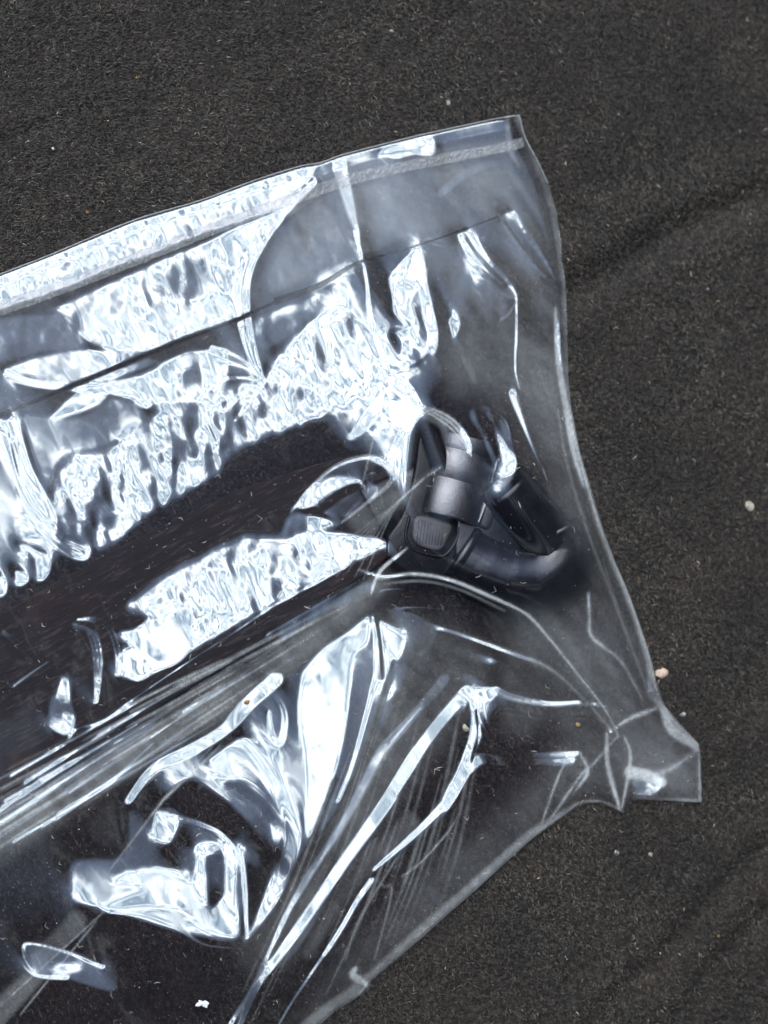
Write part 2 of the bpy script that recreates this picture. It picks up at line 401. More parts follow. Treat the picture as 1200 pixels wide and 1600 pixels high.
fill([(731, 1088), (745, 1095), (752, 1140), (745, 1180), (760, 1190), (735, 1210), (715, 1245), (695, 1268), (692, 1245), (712, 1205), (725, 1170), (735, 1130)], 1.0, 1.0)
stroke([(700, 1250), (650, 1300), (583, 1358)], 12, 0.97, 7)
stroke([(579, 1375), (555, 1410), (525, 1462), (458, 1562), (430, 1610)], 10, 0.95, 5)
stroke([(775, 1076), (800, 1088), (858, 1098), (912, 1096), (945, 1103)], 11, 0.98, 6)
stroke([(750, 1096), (758, 1140), (786, 1170), (840, 1178), (905, 1176)], 10, 1.0, 8)
stroke([(752, 1182), (796, 1190), (850, 1190), (892, 1188)], 17, 1.0, 12)
stroke([(742, 1110), (745, 1150), (735, 1190)], 2.5, 0.45)
fill([(760, 1204), (890, 1200), (850, 1250), (770, 1300), (720, 1262)], 0.36, 3.0, .15)
stroke([(600, 1480), (680, 1420), (760, 1350), (820, 1300)], 30, 0.28, 20)
# ---- the big curved folds from the collar to the corner
stroke([(560, 890), (600, 900), (650, 896), (700, 905), (760, 930), (820, 958), (860, 1000), (900, 1050), (945, 1108), (966, 1150)], 5, 0.95, 6)
stroke([(620, 949), (640, 968), (680, 978), (740, 998), (800, 1020), (860, 1045), (920, 1100), (955, 1142)], 7, 0.9, 8)
stroke([(700, 950), (640, 948), (622, 950)], 4, 0.8)
fill([(560, 945), (620, 948), (684, 982), (650, 1020), (632, 990)], 0.5, 1.5)
fill([(712, 1010), (735, 1012), (780, 1030), (760, 1042), (726, 1025)], 0.7, 1.5, .5)
stroke([(637, 856), (602, 884), (586, 905), (580, 928)], 5, 0.95, 3)
stroke([(590, 930), (600, 921), (650, 918)], 5, 0.8, 2)
stroke([(919, 927), (921, 960), (923, 992), (945, 1012), (972, 1036)], 9, 0.85, 5)
stroke([(965, 1134), (990, 1120), (1025, 1107)], 6, 0.8)
stroke([(948, 1145), (950, 1197), (969, 1267)], 8, 0.8, 6)
fill([(980, 1197), (1036, 1215), (1028, 1243), (990, 1246)], 0.95, 1.2, .5)
stroke([(1090, 1170), (1040, 1205), (985, 1215)], 5, 0.6)
stroke([(965, 1150), (930, 1190), (920, 1205), (860, 1290)], 4, 0.6)
stroke([(905, 1175), (918, 1205), (905, 1225)], 5, 0.7)
fill([(800, 960), (900, 990), (960, 1080), (900, 1060), (830, 1000)], 0.24, 4.0, .25)

# ---- milky wear, doubled layers and fold highlights painted as milk
hz([(905, 1262), (833, 1304), (745, 1382), (650, 1466), (570, 1540), (500, 1592), (450, 1640)], 15, .20, 28, soft=5)
hz([(974, 1268), (940, 1253), (905, 1255), (880, 1273), (833, 1307), (745, 1387), (700, 1426), (650, 1471), (580, 1530), (560, 1554), (500, 1600), (450, 1650)], 2.6, .6, 3.2, soft=1.4)
hz([(890, 1278), (820, 1330), (745, 1395), (640, 1470), (575, 1525)], 2, .35, 2, soft=1.2)
hz([(893, 640), (906, 705), (942, 825), (984, 930), (1015, 1020), (1030, 1090), (1085, 1160)], 12, .24, 20, soft=4)
hz([(890, 640), (903, 705), (939, 825), (981, 930), (1012, 1020), (1035, 1102), (1089, 1163)], 2.6, .6, 3, soft=1.4)
hz([(872, 640), (885, 720), (918, 830), (960, 940), (990, 1020), (1018, 1095)], 4, .22, 5, soft=3)
hz([(874, 360), (884, 452), (887, 535), (890, 640)], 9, .36, soft=6)
hz([(812, 185), (840, 250), (868, 340), (880, 430)], 16, .16, 12)
hz([(970, 1170), (1010, 1190), (1085, 1210)], 50, .07, 80, soft=25)
hz([(1092, 1165), (1094, 1252), (990, 1247)], 5, .35, sm=False)
hz([(800, 300), (840, 500), (860, 700), (930, 900), (960, 1050)], 80, .05, 80, soft=60)
hz([(480, 340), (620, 300), (760, 290)], 70, .07, 90, soft=30)
hz([(-60, 1330), (200, 1180), (420, 1045), (590, 915)], 70, .10, 20, soft=14)
for k in range(60):
    u = rf.uniform(-.1, 1.1); s0 = rf.uniform(0, .7); s1 = s0 + rf.uniform(.08, .4)
    L = lambda s: (-40 + 640 * s, 1235 + 130 * u + (905 + 35 * u - 1235 - 130 * u) * s)
    hz([L(s0), L(min(1, s1))], rf.uniform(1.2, 5), rf.uniform(.12, .5), 1.0, sm=False)
for k in range(8):                                          # scratches that fan out from the collar
    e = (470 + 14 * k, 900 - 1 * k + rf.uniform(-12, 12))
    hz([(690, 729), (655, 752 + k * .6), (600 + 2 * k, 800), e], 1.6, rf.uniform(.12, .42), 1.0)
hz([(690, 729), (668, 742), (640, 768)], 9, .3, 3)
hz([(592, 650), (580, 700), (565, 760)], 3, .22, 2)
hz([(345, 1165), (255, 1250), (160, 1375)], 5, .3, 1.5, sm=False)
for a, b in [((0, 1572), (165, 1422)), ((32, 1585), (150, 1440)), ((200, 1250), (300, 1160)), ((250, 1255), (330, 1168))]:
    hz([a, b], 1.6, .32, sm=False)
hz([(60, 1520), (-30, 1610)], 26, .08, 40, soft=6, sm=False)
hz([(120, 1440), (60, 1500)], 30, .07, 26, soft=6, sm=False)
hz([(660, 650), (690, 665), (700, 700)], 10, .1)
hz([(430, 350), (455, 330), (500, 300)], 10, .2)
hz([(690, 1062), (620, 1150), (540, 1285), (440, 1440)], 12, .14, 4)
hz([(640, 1285), (560, 1370), (480, 1490)], 30, .06, 14, soft=8)
hz([(588, 1375), (600, 1385), (612, 1395), (585, 1500)], 3, .2)
hz([(628, 1370), (660, 1345), (700, 1300), (715, 1275)], 2.2, .34, 2)
hz([(575, 1540), (552, 1524), (556, 1512)], 12, .5)
hz([(808, 180), (822, 215), (845, 258)], 3, .4)
hz([(793, 180), (798, 235), (812, 262)], 9, .2)

hz([(560, 890), (600, 900), (650, 896), (700, 905), (760, 930), (820, 958), (860, 1000), (900, 1050), (945, 1108), (966, 1150)], 3, .40, 4)  # from here, bright streaks of the right folds and corner tab painted milky
hz([(680, 978), (740, 998), (800, 1020), (860, 1045), (920, 1100), (955, 1142)], 4, .25, 5)
hz([(868, 480), (872, 560), (885, 640), (895, 700), (912, 760)], 10, .36, 9, soft=3)
hz([(965, 1134), (990, 1120), (1025, 1107)], 7, .4)
hz([(1035, 1100), (1050, 1140), (1092, 1165)], 12, .4, 18)
hz([(948, 1145), (950, 1197), (969, 1267)], 8, .5, 6)
hz([(975, 1150), (985, 1185), (972, 1262)], 6, .4, 5)
hz([(1090, 1172), (1040, 1205), (985, 1215)], 8, .22, 14, soft=8)
hz([(985, 1207), (1010, 1212), (1033, 1222)], 20, .5, 16, soft=4)
hz([(965, 1150), (930, 1190), (905, 1215), (850, 1295)], 5, .3)
hz([(905, 1175), (918, 1205), (900, 1235)], 6, .35)
hz([(888, 1180), (870, 1220), (845, 1290)], 4, .28)
hz([(919, 927), (921, 960), (923, 992), (945, 1012), (972, 1036), (1005, 1095)], 7, .4, 3)
hz([(775, 1079), (800, 1091), (858, 1101), (930, 1100)], 5, .3)
hz([(860, 1179), (905, 1178)], 8, .35)
hz([(812, 1025), (808, 1060), (815, 1120)], 50, .05, 60, soft=26)
hz([(690, 280), (740, 310), (800, 330)], 60, .07, 60, soft=26)
hz([(640, 440), (690, 540), (720, 600)], 40, .05, 40, soft=22)
hz([(505, 270), (560, 262), (640, 250), (790, 226)], 26, .10, 20, soft=8)
hz([(780, 335), (800, 370), (835, 410)], 8, .2, 5)
hz([(620, 1340), (560, 1440), (540, 1500)], 3, .2)
hz([(700, 735), (640, 770), (560, 815)], 16, .10, 30, soft=8)

# broad pale areas: sky reflection painted into the film as milk
def veil(poly, val, soft):
    m = blur(inside(curve(list(poly) + [poly[0]], 5)).astype(float), soft / G)
    HZ[:] = np.maximum(HZ, val * m) + .4 * np.minimum(HZ, val * m)
veil([(500, 262), (640, 250), (800, 232), (850, 300), (870, 420), (880, 600), (900, 760), (950, 900), (1010, 1060), (960, 1120), (900, 1050), (900, 970), (960, 900), (925, 800), (870, 720), (810, 640), (700, 570), (690, 470), (620, 380), (480, 430), (410, 460), (440, 350)], .095, 26)
veil([(460, 330), (540, 290), (770, 250), (790, 325), (700, 355), (560, 400), (420, 460)], .13, 6)
veil([(830, 450), (870, 520), (890, 700), (930, 850), (900, 870), (850, 740), (820, 600)], .10, 16)
veil([(780, 960), (900, 940), (1000, 1060), (1080, 1170), (1090, 1250), (990, 1240), (900, 1240), (780, 1330), (660, 1440), (560, 1530), (480, 1590), (600, 1440), (760, 1300), (880, 1180), (820, 1050)], .09, 24)
veil([(560, 960), (680, 980), (760, 1060), (600, 1260), (440, 1500), (380, 1480), (540, 1250)], .085, 20)
veil([(0, 430), (400, 290), (560, 300), (600, 560), (350, 680), (60, 800), (-50, 800)], .05, 30)
veil([(-60, 1310), (200, 1160), (420, 1030), (585, 905), (600, 925), (440, 1060), (200, 1210), (-60, 1380)], .13, 10)
HZ[:] *= np.clip(.85 + .28 * vnoise(61, 70, .9, 2.6, 2) + .2 * vnoise(62, 12, .9, 3.0, 2), .25, 1.5)

def hz_highlights(pts, offs, w, val):  # bright pinch and dimple highlights painted as thin milky lines
    p = curve(pts); tg = np.gradient(p, axis=0); nn = np.stack([-tg[:, 1], tg[:, 0]], 1); nn /= np.maximum(np.hypot(*nn.T), 1e-6)[:, None]
    env = np.sin(np.pi * np.linspace(.02, .98, len(p))) ** .7
    for o in offs: hz([tuple(q) for q in (p + nn * (o * env)[:, None])[::3]] + [tuple(p[-1])], w, val, soft=1.1)
hz_highlights([(602, 590), (618, 600), (636, 612), (655, 640)], (-10, -4, 2, 8), 2, .55)
hz_highlights([(655, 640), (638, 663), (622, 688), (609, 717), (613, 738)], (-7, -1, 5), 2, .5)
hz_highlights([(657, 639), (680, 647), (705, 663), (726, 688), (736, 713)], (-7, -1, 5), 2.2, .6)
hz_highlights([(455, 798), (484, 763), (522, 730), (563, 715), (592, 717), (611, 736), (609, 755), (586, 776), (555, 800), (534, 816)], (-2, 2), 1.6, .4)
hz([(700, 690), (715, 692), (735, 709)], 1.4, .4)
hz([(637, 856), (602, 884), (588, 903), (580, 928)], 4, .5, 6)
hz([(590, 905), (640, 897), (700, 905), (760, 928), (830, 962)], 5, .5, 3)
hz([(600, 912), (660, 908), (720, 922), (790, 955)], 3, .3, 2)

OBJ_AREA = [(650, 690), (700, 680), (790, 730), (870, 790), (925, 860), (920, 925), (870, 958), (790, 945), (700, 910), (640, 880)]
HZ[:] *= 1 - .75 * blur(inside(OBJ_AREA).astype(float), 6) * (HZ < .3)
# fold line, seal: narrow facets turned away from the bank
stroke(DARKLINE, 7, 0.0, 4)
stroke([(440, 466), (500, 444), (570, 410)], 12, 0.0, 8)
HZ[:] = np.clip(HZ * 1.15, 0, .8)

# ------------------------------------------------------------------ what lies inside (heights in photograph pixels)
BX = lambda pts: [tuple(p) for p in pts]
SHAFT = [(640, 768), (560, 800), (420, 868), (250, 962), (60, 1078), (-110, 1182)]
SHAFT_R = [56, 88, 110, 120, 126, 130]; SHAFT_Z = [10, 7, 5, 4, 3.6, 3.5]; SHAFT_FLAT = .032
COLLAR = ((702, 812), (735, 686)); COLLAR_R = 48; COLLAR_Z = 30; OVAL = .6
ARM = ((798, 770), (868, 852)); ARM_R = 45; ARM_Z = (40, 34)
BEND = [(722, 866), (758, 890), (800, 906), (842, 907), (872, 889), (884, 860), (872, 832)]
BEND_R = [46, 51, 53, 53, 52, 49, 45]; BEND_Z = [27, 28, 29, 29, 30, 31, 33]

def capsule(pts, rads, zs, flat=1.0, X=None, Y=None):
    X = GX if X is None else X; Y = GY if Y is None else Y
    h = np.zeros(X.shape)
    for i in range(len(pts) - 1):
        a = np.array(pts[i], float); s = np.array(pts[i + 1], float) - a
        t = np.clip(((X - a[0]) * s[0] + (Y - a[1]) * s[1]) / (s @ s), 0, 1)
        d = np.hypot(X - a[0] - t * s[0], Y - a[1] - t * s[1])
        r = rads[i] + (rads[i + 1] - rads[i]) * t; z = zs[i] + (zs[i + 1] - zs[i]) * t
        h = np.maximum(h, np.where(d < r, z + flat * np.sqrt(np.maximum(r * r - d * d, 0)), 0))
    return h
BODY = [(604, 838), (628, 800), (645, 740), (652, 690), (662, 655), (690, 662), (700, 720), (735, 800), (720, 835), (712, 880), (716, 912), (675, 910), (634, 896), (606, 872)]
Hsh = capsule(SHAFT, SHAFT_R, SHAFT_Z, SHAFT_FLAT)
Hobj = capsule(COLLAR, [COLLAR_R] * 2, [COLLAR_Z] * 2, OVAL)
Hobj = np.maximum(Hobj, capsule(ARM, [ARM_R] * 2, list(ARM_Z), OVAL))
Hobj = np.maximum(Hobj, capsule(BEND, BEND_R, BEND_Z, OVAL))
PEG = ((664, 655), (694, 735)); PEG_R = 24; PEG_Z = 43
Hobj = np.maximum(Hobj, capsule(PEG, [PEG_R] * 2, [PEG_Z] * 2, .8))
Hobj = np.maximum(Hobj, 34.0 * inside(BODY))
WEB = [(712, 800), (745, 770), (790, 770), (830, 830), (862, 868), (820, 905), (760, 905), (712, 885)]
Hobj = np.maximum(Hobj, 41.0 * inside([(640, 800), (710, 818), (695, 866), (640, 856)]))

# ------------------------------------------------------------------ heights from tilts
IN = inside(OUTLINE)
_, ed, _ = polydist(OUTLINE[1:-1], X=GX, Y=GY)
ed = np.where(IN, ed, 0)
h0 = np.maximum(24 * (1 - np.exp(-ed / 45.0)), 1.05 * blur(Hobj, 17))
def grow(A, r):
    out = A.copy()
    for k in range(r):
        out = np.maximum.reduce([out] + [np.roll(out, s_, a__) for s_ in (1, -1) for a__ in (0, 1)])
    return out
CALM = [(640, 690), (650, 650), (675, 640), (740, 680), (800, 730), (850, 745), (900, 810), (940, 890), (910, 950), (840, 965), (760, 935), (690, 905), (640, 870), (632, 780)]
calm = blur(inside(CALM).astype(float), 4)
LOW = np.maximum(blur(grow(Hobj, 6), 4), 61 * blur(inside(CALM).astype(float), 4))
h0 = blur(np.maximum(h0, LOW), 6) + 42 * np.exp(-((GX - 560) / 150) ** 2 - ((GY - 1290) / 170) ** 2)
w0 = np.where(IN, 1 / 380.0 ** 2, 1 / 6.0 ** 2)
_, rd, _ = polydist([(-60, 925), (60, 870), (150, 850)], X=GX, Y=GY)
bmp = np.exp(-(rd / 60) ** 2); h0 = h0 + 26 * bmp; w0 = w0 + bmp / 75.0 ** 2
CALMF = calm
dd = ray(GX, GY)
vl = np.sqrt(dd[0] ** 2 + dd[1] ** 2 + dd[2] ** 2)
HV = [-dd[i] / vl + SUN[i] for i in range(3)]
ax, ay = math.cos(SUN_AZ), -math.sin(SUN_AZ)             # towards the sun in photograph axes (y down)
sd = (HV[0] * ax + HV[1] * -ay) / HV[2]
sp = (HV[0] * ay + HV[1] * ax) / HV[2]                    # along (-ay, ax) in image = (ay... ) see below
# world perpendicular p = (ay, ax) has image components (ay, -ax)
td = sd - .07 * CALMF - np.interp(T, [0, .5, 1], [.39, .27, .10])
tp = sp * np.interp(T, [0, .5, 1], [.15, .45, .75])
px_, py_ = ay, -ax
hx = -(td * ax + tp * px_); hy = -(td * ay + tp * py_)     # wanted gradient of the height
AD = math.atan2(ay, ax)
RIP[:] = blur(RIP, 4)
rip = 1.6 * vnoise(3, 23, AD + .12, 2.1, 2) * RIP + .5 * vnoise(8, 60, AD, 1.5, 2) * IN * np.clip(RIP * 1.6 + .35, 0, 1) + 0.05 * vnoise(9, 9, AD, 1.4, 2) * np.clip(RIP + .25, 0, 1)
ry_, rx_ = np.gradient(rip, G)
hx += rx_ * IN; hy += ry_ * IN
PAD = 48
pad = lambda a, v=0.0: np.pad(a, PAD, constant_values=v)
hx, hy, w0p, h0p = pad(hx), pad(hy), pad(w0, 1 / 200.0 ** 2), np.pad(h0, PAD, mode='edge')
m = pad(np.where(IN, 1.0, .03), .03)
W1, W2 = 1.5, .35
TP = pad(T)
calm = pad(calm)
w1_ = m * (1 + 4.0 * np.clip(TP, 0, .5) + 5 * calm + 5 * np.clip((TP - .85) / .12, 0, 1)); w2_ = m * (.16 + .7 * TP)
a_ = w1_ * ax * ax + w2_ * px_ ** 2; c_ = w1_ * ay * ay + w2_ * py_ ** 2; b_ = w1_ * ax * ay + w2_ * px_ * py_
Dx = lambda h: (np.roll(h, -1, 1) - h) / G
Dy = lambda h: (np.roll(h, -1, 0) - h) / G
DxT = lambda h: (np.roll(h, 1, 1) - h) / G
DyT = lambda h: (np.roll(h, 1, 0) - h) / G
def K(h):
    u, v = Dx(h), Dy(h)
    return DxT(a_ * u + b_ * v) + DyT(b_ * u + c_ * v) + w0p * h
kx = np.exp(2j * np.pi * np.fft.fftfreq(m.shape[1]))[None, :]; ky = np.exp(2j * np.pi * np.fft.fftfreq(m.shape[0]))[:, None]
fx, fy = (kx - 1) / G, (ky - 1) / G
A_, C_, B_ = W1 * ax * ax + W2 * px_ ** 2, W1 * ay * ay + W2 * py_ ** 2, W1 * ax * ay + W2 * px_ * py_
sym = A_ * abs(fx) ** 2 + C_ * abs(fy) ** 2 + 2 * B_ * (np.conj(fx) * fy).real + 1 / 110.0 ** 2
pre = lambda r: np.fft.ifft2(np.fft.fft2(r) / sym).real
h = h0p.copy(); h00, w00 = h0p.copy(), w0p.copy(); lop = pad(np.maximum(np.maximum(Hobj, LOW) + 3.0, np.where(ed > 14, 11.0, 5.0)))
inn = pad(IN.astype(float)) > .5; push = np.zeros(h.shape)
for outer in range(6):                                     # the film rests on whatever it would sink into
    w0p = w00 + push; h0p = (w00 * h00 + push * (lop + 1.5)) / w0p
    rhs = DxT(a_ * hx + b_ * hy) + DyT(b_ * hx + c_ * hy) + w0p * h0p
    r = rhs - K(h); z = pre(r); p = z.copy(); rz = (r * z).sum()
    for it in range(40 if outer else 110):
        Kp = K(p); al = rz / (p * Kp).sum(); h += al * p; r -= al * Kp
        z = pre(r); rn = (r * z).sum(); p = z + rn / rz * p; rz = rn
    push = np.where(inn & (h < lop), np.maximum(push * 2.0, 1 / 28.0 ** 2), push * .85 * (h < lop + 4))
H = h[PAD:-PAD, PAD:-PAD]
lo = np.maximum(Hobj + 2.0, 2.5 + 5.0 * np.clip((ed - 4) / 16, 0, 1))
lo = np.maximum(lo, (Hsh + 1.0) * (Hsh > 0))
k_ = 3.0
raw_min = (H - lo)[IN]
H = lo + k_ * np.logaddexp(0, (H - lo) / k_)               # the film never dips into what it covers
H = np.where(ed < 4, 2.5 + (H - 2.5) * np.clip(ed / 4, 0, 1) ** .5, H)
H = np.where(IN, H, 2.5)
print('sd', sd[100,20], sd[240,240], sd[-30,200], sd[300,400])
print('solve', it, 'H range', H.min(), H.max(), 'below', (raw_min < 0).mean())

def bil(A, x, y):
    u = np.clip((np.asarray(x, float) - X0) / G, 0, NX - 1.001); v = np.clip((np.asarray(y, float) - Y0) / G, 0, NY - 1.001)
    i = u.astype(int); j = v.astype(int); fu = u - i; fv = v - j
    return (A[j, i] * (1 - fu) + A[j, i + 1] * fu) * (1 - fv) + (A[j + 1, i] * (1 - fu) + A[j + 1, i + 1] * fu) * fv
# ------------------------------------------------------------------ helpers
def mesh_obj(name, V, F, mat, parent=None, smooth=True, attrs=None, uv=None):
    me = bpy.data.meshes.new(name)
    V = np.asarray(V, float)
    F = [list(f) for f in F] if not isinstance(F, np.ndarray) else F
    if isinstance(F, np.ndarray):
        nf, k = F.shape
        me.vertices.add(len(V)); me.vertices.foreach_set('co', V.ravel())
        me.loops.add(nf * k); me.loops.foreach_set('vertex_index', F.ravel().astype(np.int32))
        me.polygons.add(nf); me.polygons.foreach_set('loop_start', np.arange(nf, dtype=np.int32) * k)
        me.update(calc_edges=True)
    else:
        me.from_pydata(V.tolist(), [], F)
    me.polygons.foreach_set('use_smooth', np.full(len(me.polygons), smooth))
    for an, av in (attrs or {}).items():
        av = np.asarray(av, np.float32)
        if av.ndim == 1:
            at = me.attributes.new(an, 'FLOAT', 'POINT'); at.data.foreach_set('value', av)
        else:
            at = me.attributes.new(an, 'FLOAT_COLOR', 'POINT'); at.data.foreach_set('color', np.c_[av, np.ones(len(av))].astype(np.float32).ravel())
    if mat: me.materials.append(mat)
    me.validate(); me.update()
    o = bpy.data.objects.new(name, me); C.objects.link(o)
    if parent: o.parent = parent; o.matrix_parent_inverse = Matrix.Translation(-parent.location)
    return o
def empty(name, loc):
    o = bpy.data.objects.new(name, None); o.location = loc; o.empty_display_size = .01; C.objects.link(o); return o
def tag(o, label=None, cat=None, group=None, kind=None):
    for k, v in (('label', label), ('category', cat), ('group', group), ('kind', kind)):
        if v: o[k] = v
    return o

def tube(path, rads, n=40, flat=1.0, cap=True, wob=None, round_start=0, round_end=0):
    """swept tube through 3D points (metres); flat squashes it vertically"""
    p = np.array(path, float); tg = np.gradient(p, axis=0); tg /= np.linalg.norm(tg, axis=1)[:, None]
    V = []; F = []
    rads = np.asarray(rads, float)
    ref = np.array([0, 0, 1.0])
    for i in range(len(p)):
        s = np.cross(tg[i], ref); s /= np.linalg.norm(s); u = np.cross(s, tg[i])
        for k in range(n):
            a = 2 * math.pi * k / n
            w = 1 if wob is None else wob(i / (len(p) - 1), a)
            V.append(p[i] + (s * math.cos(a) + u * math.sin(a) * flat) * rads[i] * w)
    for i in range(len(p) - 1):
        for k in range(n):
            k2 = (k + 1) % n
            F.append([i * n + k, i * n + k2, (i + 1) * n + k2, (i + 1) * n + k])
    if cap:
        F.append(list(range(n))[::-1]); F.append([(len(p) - 1) * n + k for k in range(n)])
    return V, F
def resample(pts, vals, n):
    c = curve(pts, 12); s = np.linspace(0, 1, len(c)); t = np.linspace(0, 1, n)
    q = np.stack([np.interp(t, s, c[:, i]) for i in range(c.shape[1])], 1)
    v = np.interp(t, np.linspace(0, 1, len(vals)), vals)
    return q, v

# ------------------------------------------------------------------ materials
def mat(name):
    m = bpy.data.materials.new(name); m.use_nodes = True; m.node_tree.nodes.clear()
    t = m.node_tree; o = t.nodes.new('ShaderNodeOutputMaterial')
    return m, t, o
def noise(t, scale, detail=4, rough=.55, vec=None, stretch=None, rot=None, tex=False):
    n = t.nodes.new('ShaderNodeTexNoise'); n.inputs['Scale'].default_value = scale
    n.inputs['Detail'].default_value = detail; n.inputs['Roughness'].default_value = rough
    g = t.nodes.new('ShaderNodeTexCoord')
    mp = t.nodes.new('ShaderNodeMapping'); t.links.new(g.outputs['Object'] if vec is None else vec, mp.inputs[0])
    if tex: mp.vector_type = 'TEXTURE'
    if stretch: mp.inputs['Scale'].default_value = stretch
    if rot: mp.inputs['Rotation'].default_value = rot
    t.links.new(mp.outputs[0], n.inputs['Vector'])
    return n.outputs[0]
def bump(t, hgt, dist, strength=1.0):
    b = t.nodes.new('ShaderNodeBump'); b.inputs['Distance'].default_value = dist; b.inputs['Strength'].default_value = strength
    t.links.new(hgt, b.inputs['Height']); return b.outputs[0]
def ramp(t, v, stops):
    r = t.nodes.new('ShaderNodeValToRGB'); t.links.new(v, r.inputs[0])
    e = r.color_ramp.elements
    while len(e) < len(stops): e.new(.5)
    for q, (pos, col) in zip(e, stops): q.position = pos; q.color = (*col, 1)
    return r.outputs[0]

# film: clear, thin, two reflecting faces; its milkiness is wear, doubled layers and painted sheen
def film_material(name, r0=.14, milk_gain=1.0, milk_add=0.0, rough=.02, tint=(.90, .88, .90), fine=0.0):
    m, t, o = mat(name)
    tr = N(t, 'ShaderNodeBsdfTransparent'); tr.inputs[0].default_value = (*tint, 1)
    gl = N(t, 'ShaderNodeBsdfAnisotropic' if False else 'ShaderNodeBsdfGlossy')
    gl.inputs['Color'].default_value = (.97, 1.0, 1.0, 1); gl.inputs['Roughness'].default_value = rough
    lw = N(t, 'ShaderNodeLayerWeight'); lw.inputs['Blend'].default_value = .5
    f5 = M2(t, 'POWER', lw.outputs['Facing'], 5.0)
    F = M2(t, 'MULTIPLY_ADD', f5, 1 - r0, r0)
    mx = N(t, 'ShaderNodeMixShader'); t.links.new(F, mx.inputs[0]); t.links.new(tr.outputs[0], mx.inputs[1]); t.links.new(gl.outputs[0], mx.inputs[2])
    df = N(t, 'ShaderNodeBsdfDiffuse'); df.inputs[0].default_value = (.82, .84, .83, 1)
    tl = N(t, 'ShaderNodeBsdfTranslucent'); tl.inputs[0].default_value = (.75, .77, .77, 1)
    dm = N(t, 'ShaderNodeMixShader'); dm.inputs[0].default_value = .35
    t.links.new(df.outputs[0], dm.inputs[1]); t.links.new(tl.outputs[0], dm.inputs[2])
    at = N(t, 'ShaderNodeAttribute', attribute_name='milk_sheen')
    nz = noise(t, 700, 5, .7)
    mk = M2(t, 'MULTIPLY', M2(t, 'MULTIPLY_ADD', at.outputs['Fac'], milk_gain, milk_add), MR(t, nz, .3, .72, .75, 1.2), clamp=True)
    m2 = N(t, 'ShaderNodeMixShader'); t.links.new(mk, m2.inputs[0]); t.links.new(mx.outputs[0], m2.inputs[1]); t.links.new(dm.outputs[0], m2.inputs[2])
    if fine:
        nrm_ = bump(t, noise(t, 900, 3, .6), .00003, fine); t.links.new(nrm_, gl.inputs['Normal'])
    t.links.new(m2.outputs[0], o.inputs[0])
    return m
M_FILM = film_material('clear_film')
M_BACK = film_material('clear_film_back', r0=.03, milk_add=.0)
M_SEAL = film_material('heat_sealed_film', r0=.03, milk_add=.17, rough=.4, fine=1.0)
M_EDGE = film_material('film_cut_edge', r0=.10, milk_add=.34, rough=.2)
M_LINE = film_material('folded_film_line', r0=.05, milk_add=.01, tint=(.34, .33, .36), rough=.25)  # dark tint paints the shadow-like line along the fold

def felt_material():
    m, t, o = mat('black_felt')
    b = N(t, 'ShaderNodeBsdfPrincipled')
    n1_ = noise(t, 620, 6, .72); n2_ = noise(t, 28, 4, .6)
    col = ramp(t, n1_, [(.32, (.0018, .0014, .0011)), (.52, (.013, .0102, .0080)), (.70, (.070, .056, .044))])
    col = MIXC(t, MR(t, n2_, .35, .7, 0, .55), col, (.026, .015, .011, 1), 'ADD')
    t.links.new(col, b.inputs['Base Color']); b.inputs['Roughness'].default_value = .9
    b.inputs['Specular IOR Level'].default_value = .2
    b.inputs['Sheen Weight'].default_value = .06
    t.links.new(bump(t, noise(t, 700, 6, .75), .0011, 1.0), b.inputs['Normal'])
    t.links.new(b.outputs[0], o.inputs[0]); return m
M_FELT = felt_material()
def attr_mat(name, rough=.7, spec=.3):
    m, t, o = mat(name)
    b = N(t, 'ShaderNodeBsdfPrincipled'); a = N(t, 'ShaderNodeAttribute', attribute_name='tone')
    t.links.new(a.outputs['Color'], b.inputs['Base Color']); b.inputs['Roughness'].default_value = rough
    b.inputs['Specular IOR Level'].default_value = spec
    t.links.new(b.outputs[0], o.inputs[0]); return m
M_FIBRE = attr_mat('felt_fibre', .55, .35)
M_DUST = attr_mat('dust', .6, .5)
def plastic(name, base, rough, grain, gdist, spec=.5):
    m, t, o = mat(name)
    b = N(t, 'ShaderNodeBsdfPrincipled')
    col = MIXC(t, MR(t, noise(t, 120, 5, .65), .4, .7, 0, .5), (*base, 1), tuple(x * 1.9 + .004 for x in base) + (1,))
    t.links.new(col, b.inputs['Base Color'])
    t.links.new(MR(t, noise(t, 200, 4, .6), .3, .7, rough - .06, rough + .08), b.inputs['Roughness'])
    b.inputs['Specular IOR Level'].default_value = spec
    t.links.new(bump(t, noise(t, grain, 3, .6), gdist, .8), b.inputs['Normal'])
    t.links.new(b.outputs[0], o.inputs[0]); return m
M_COLLAR = plastic('satin_black_plastic', (.012, .012, .014), .33, 1500, .0002, .9)
_b = [n for n in M_COLLAR.node_tree.nodes if n.type == 'BSDF_PRINCIPLED'][0]
_b.inputs['Coat Weight'].default_value = 1.0; _b.inputs['Coat Roughness'].default_value = .34; _b.inputs['Coat IOR'].default_value = 1.7
M_HOOK = plastic('smooth_black_plastic', (.004, .004, .006), .20, 700, .00003, .5)
M_BODY = plastic('black_plastic', (.004, .004, .005), .32, 1200, .00006, .35)
M_TAB = plastic('grey_ribbed_plastic', (.07, .07, .072), .42, 900, .0001, .5)
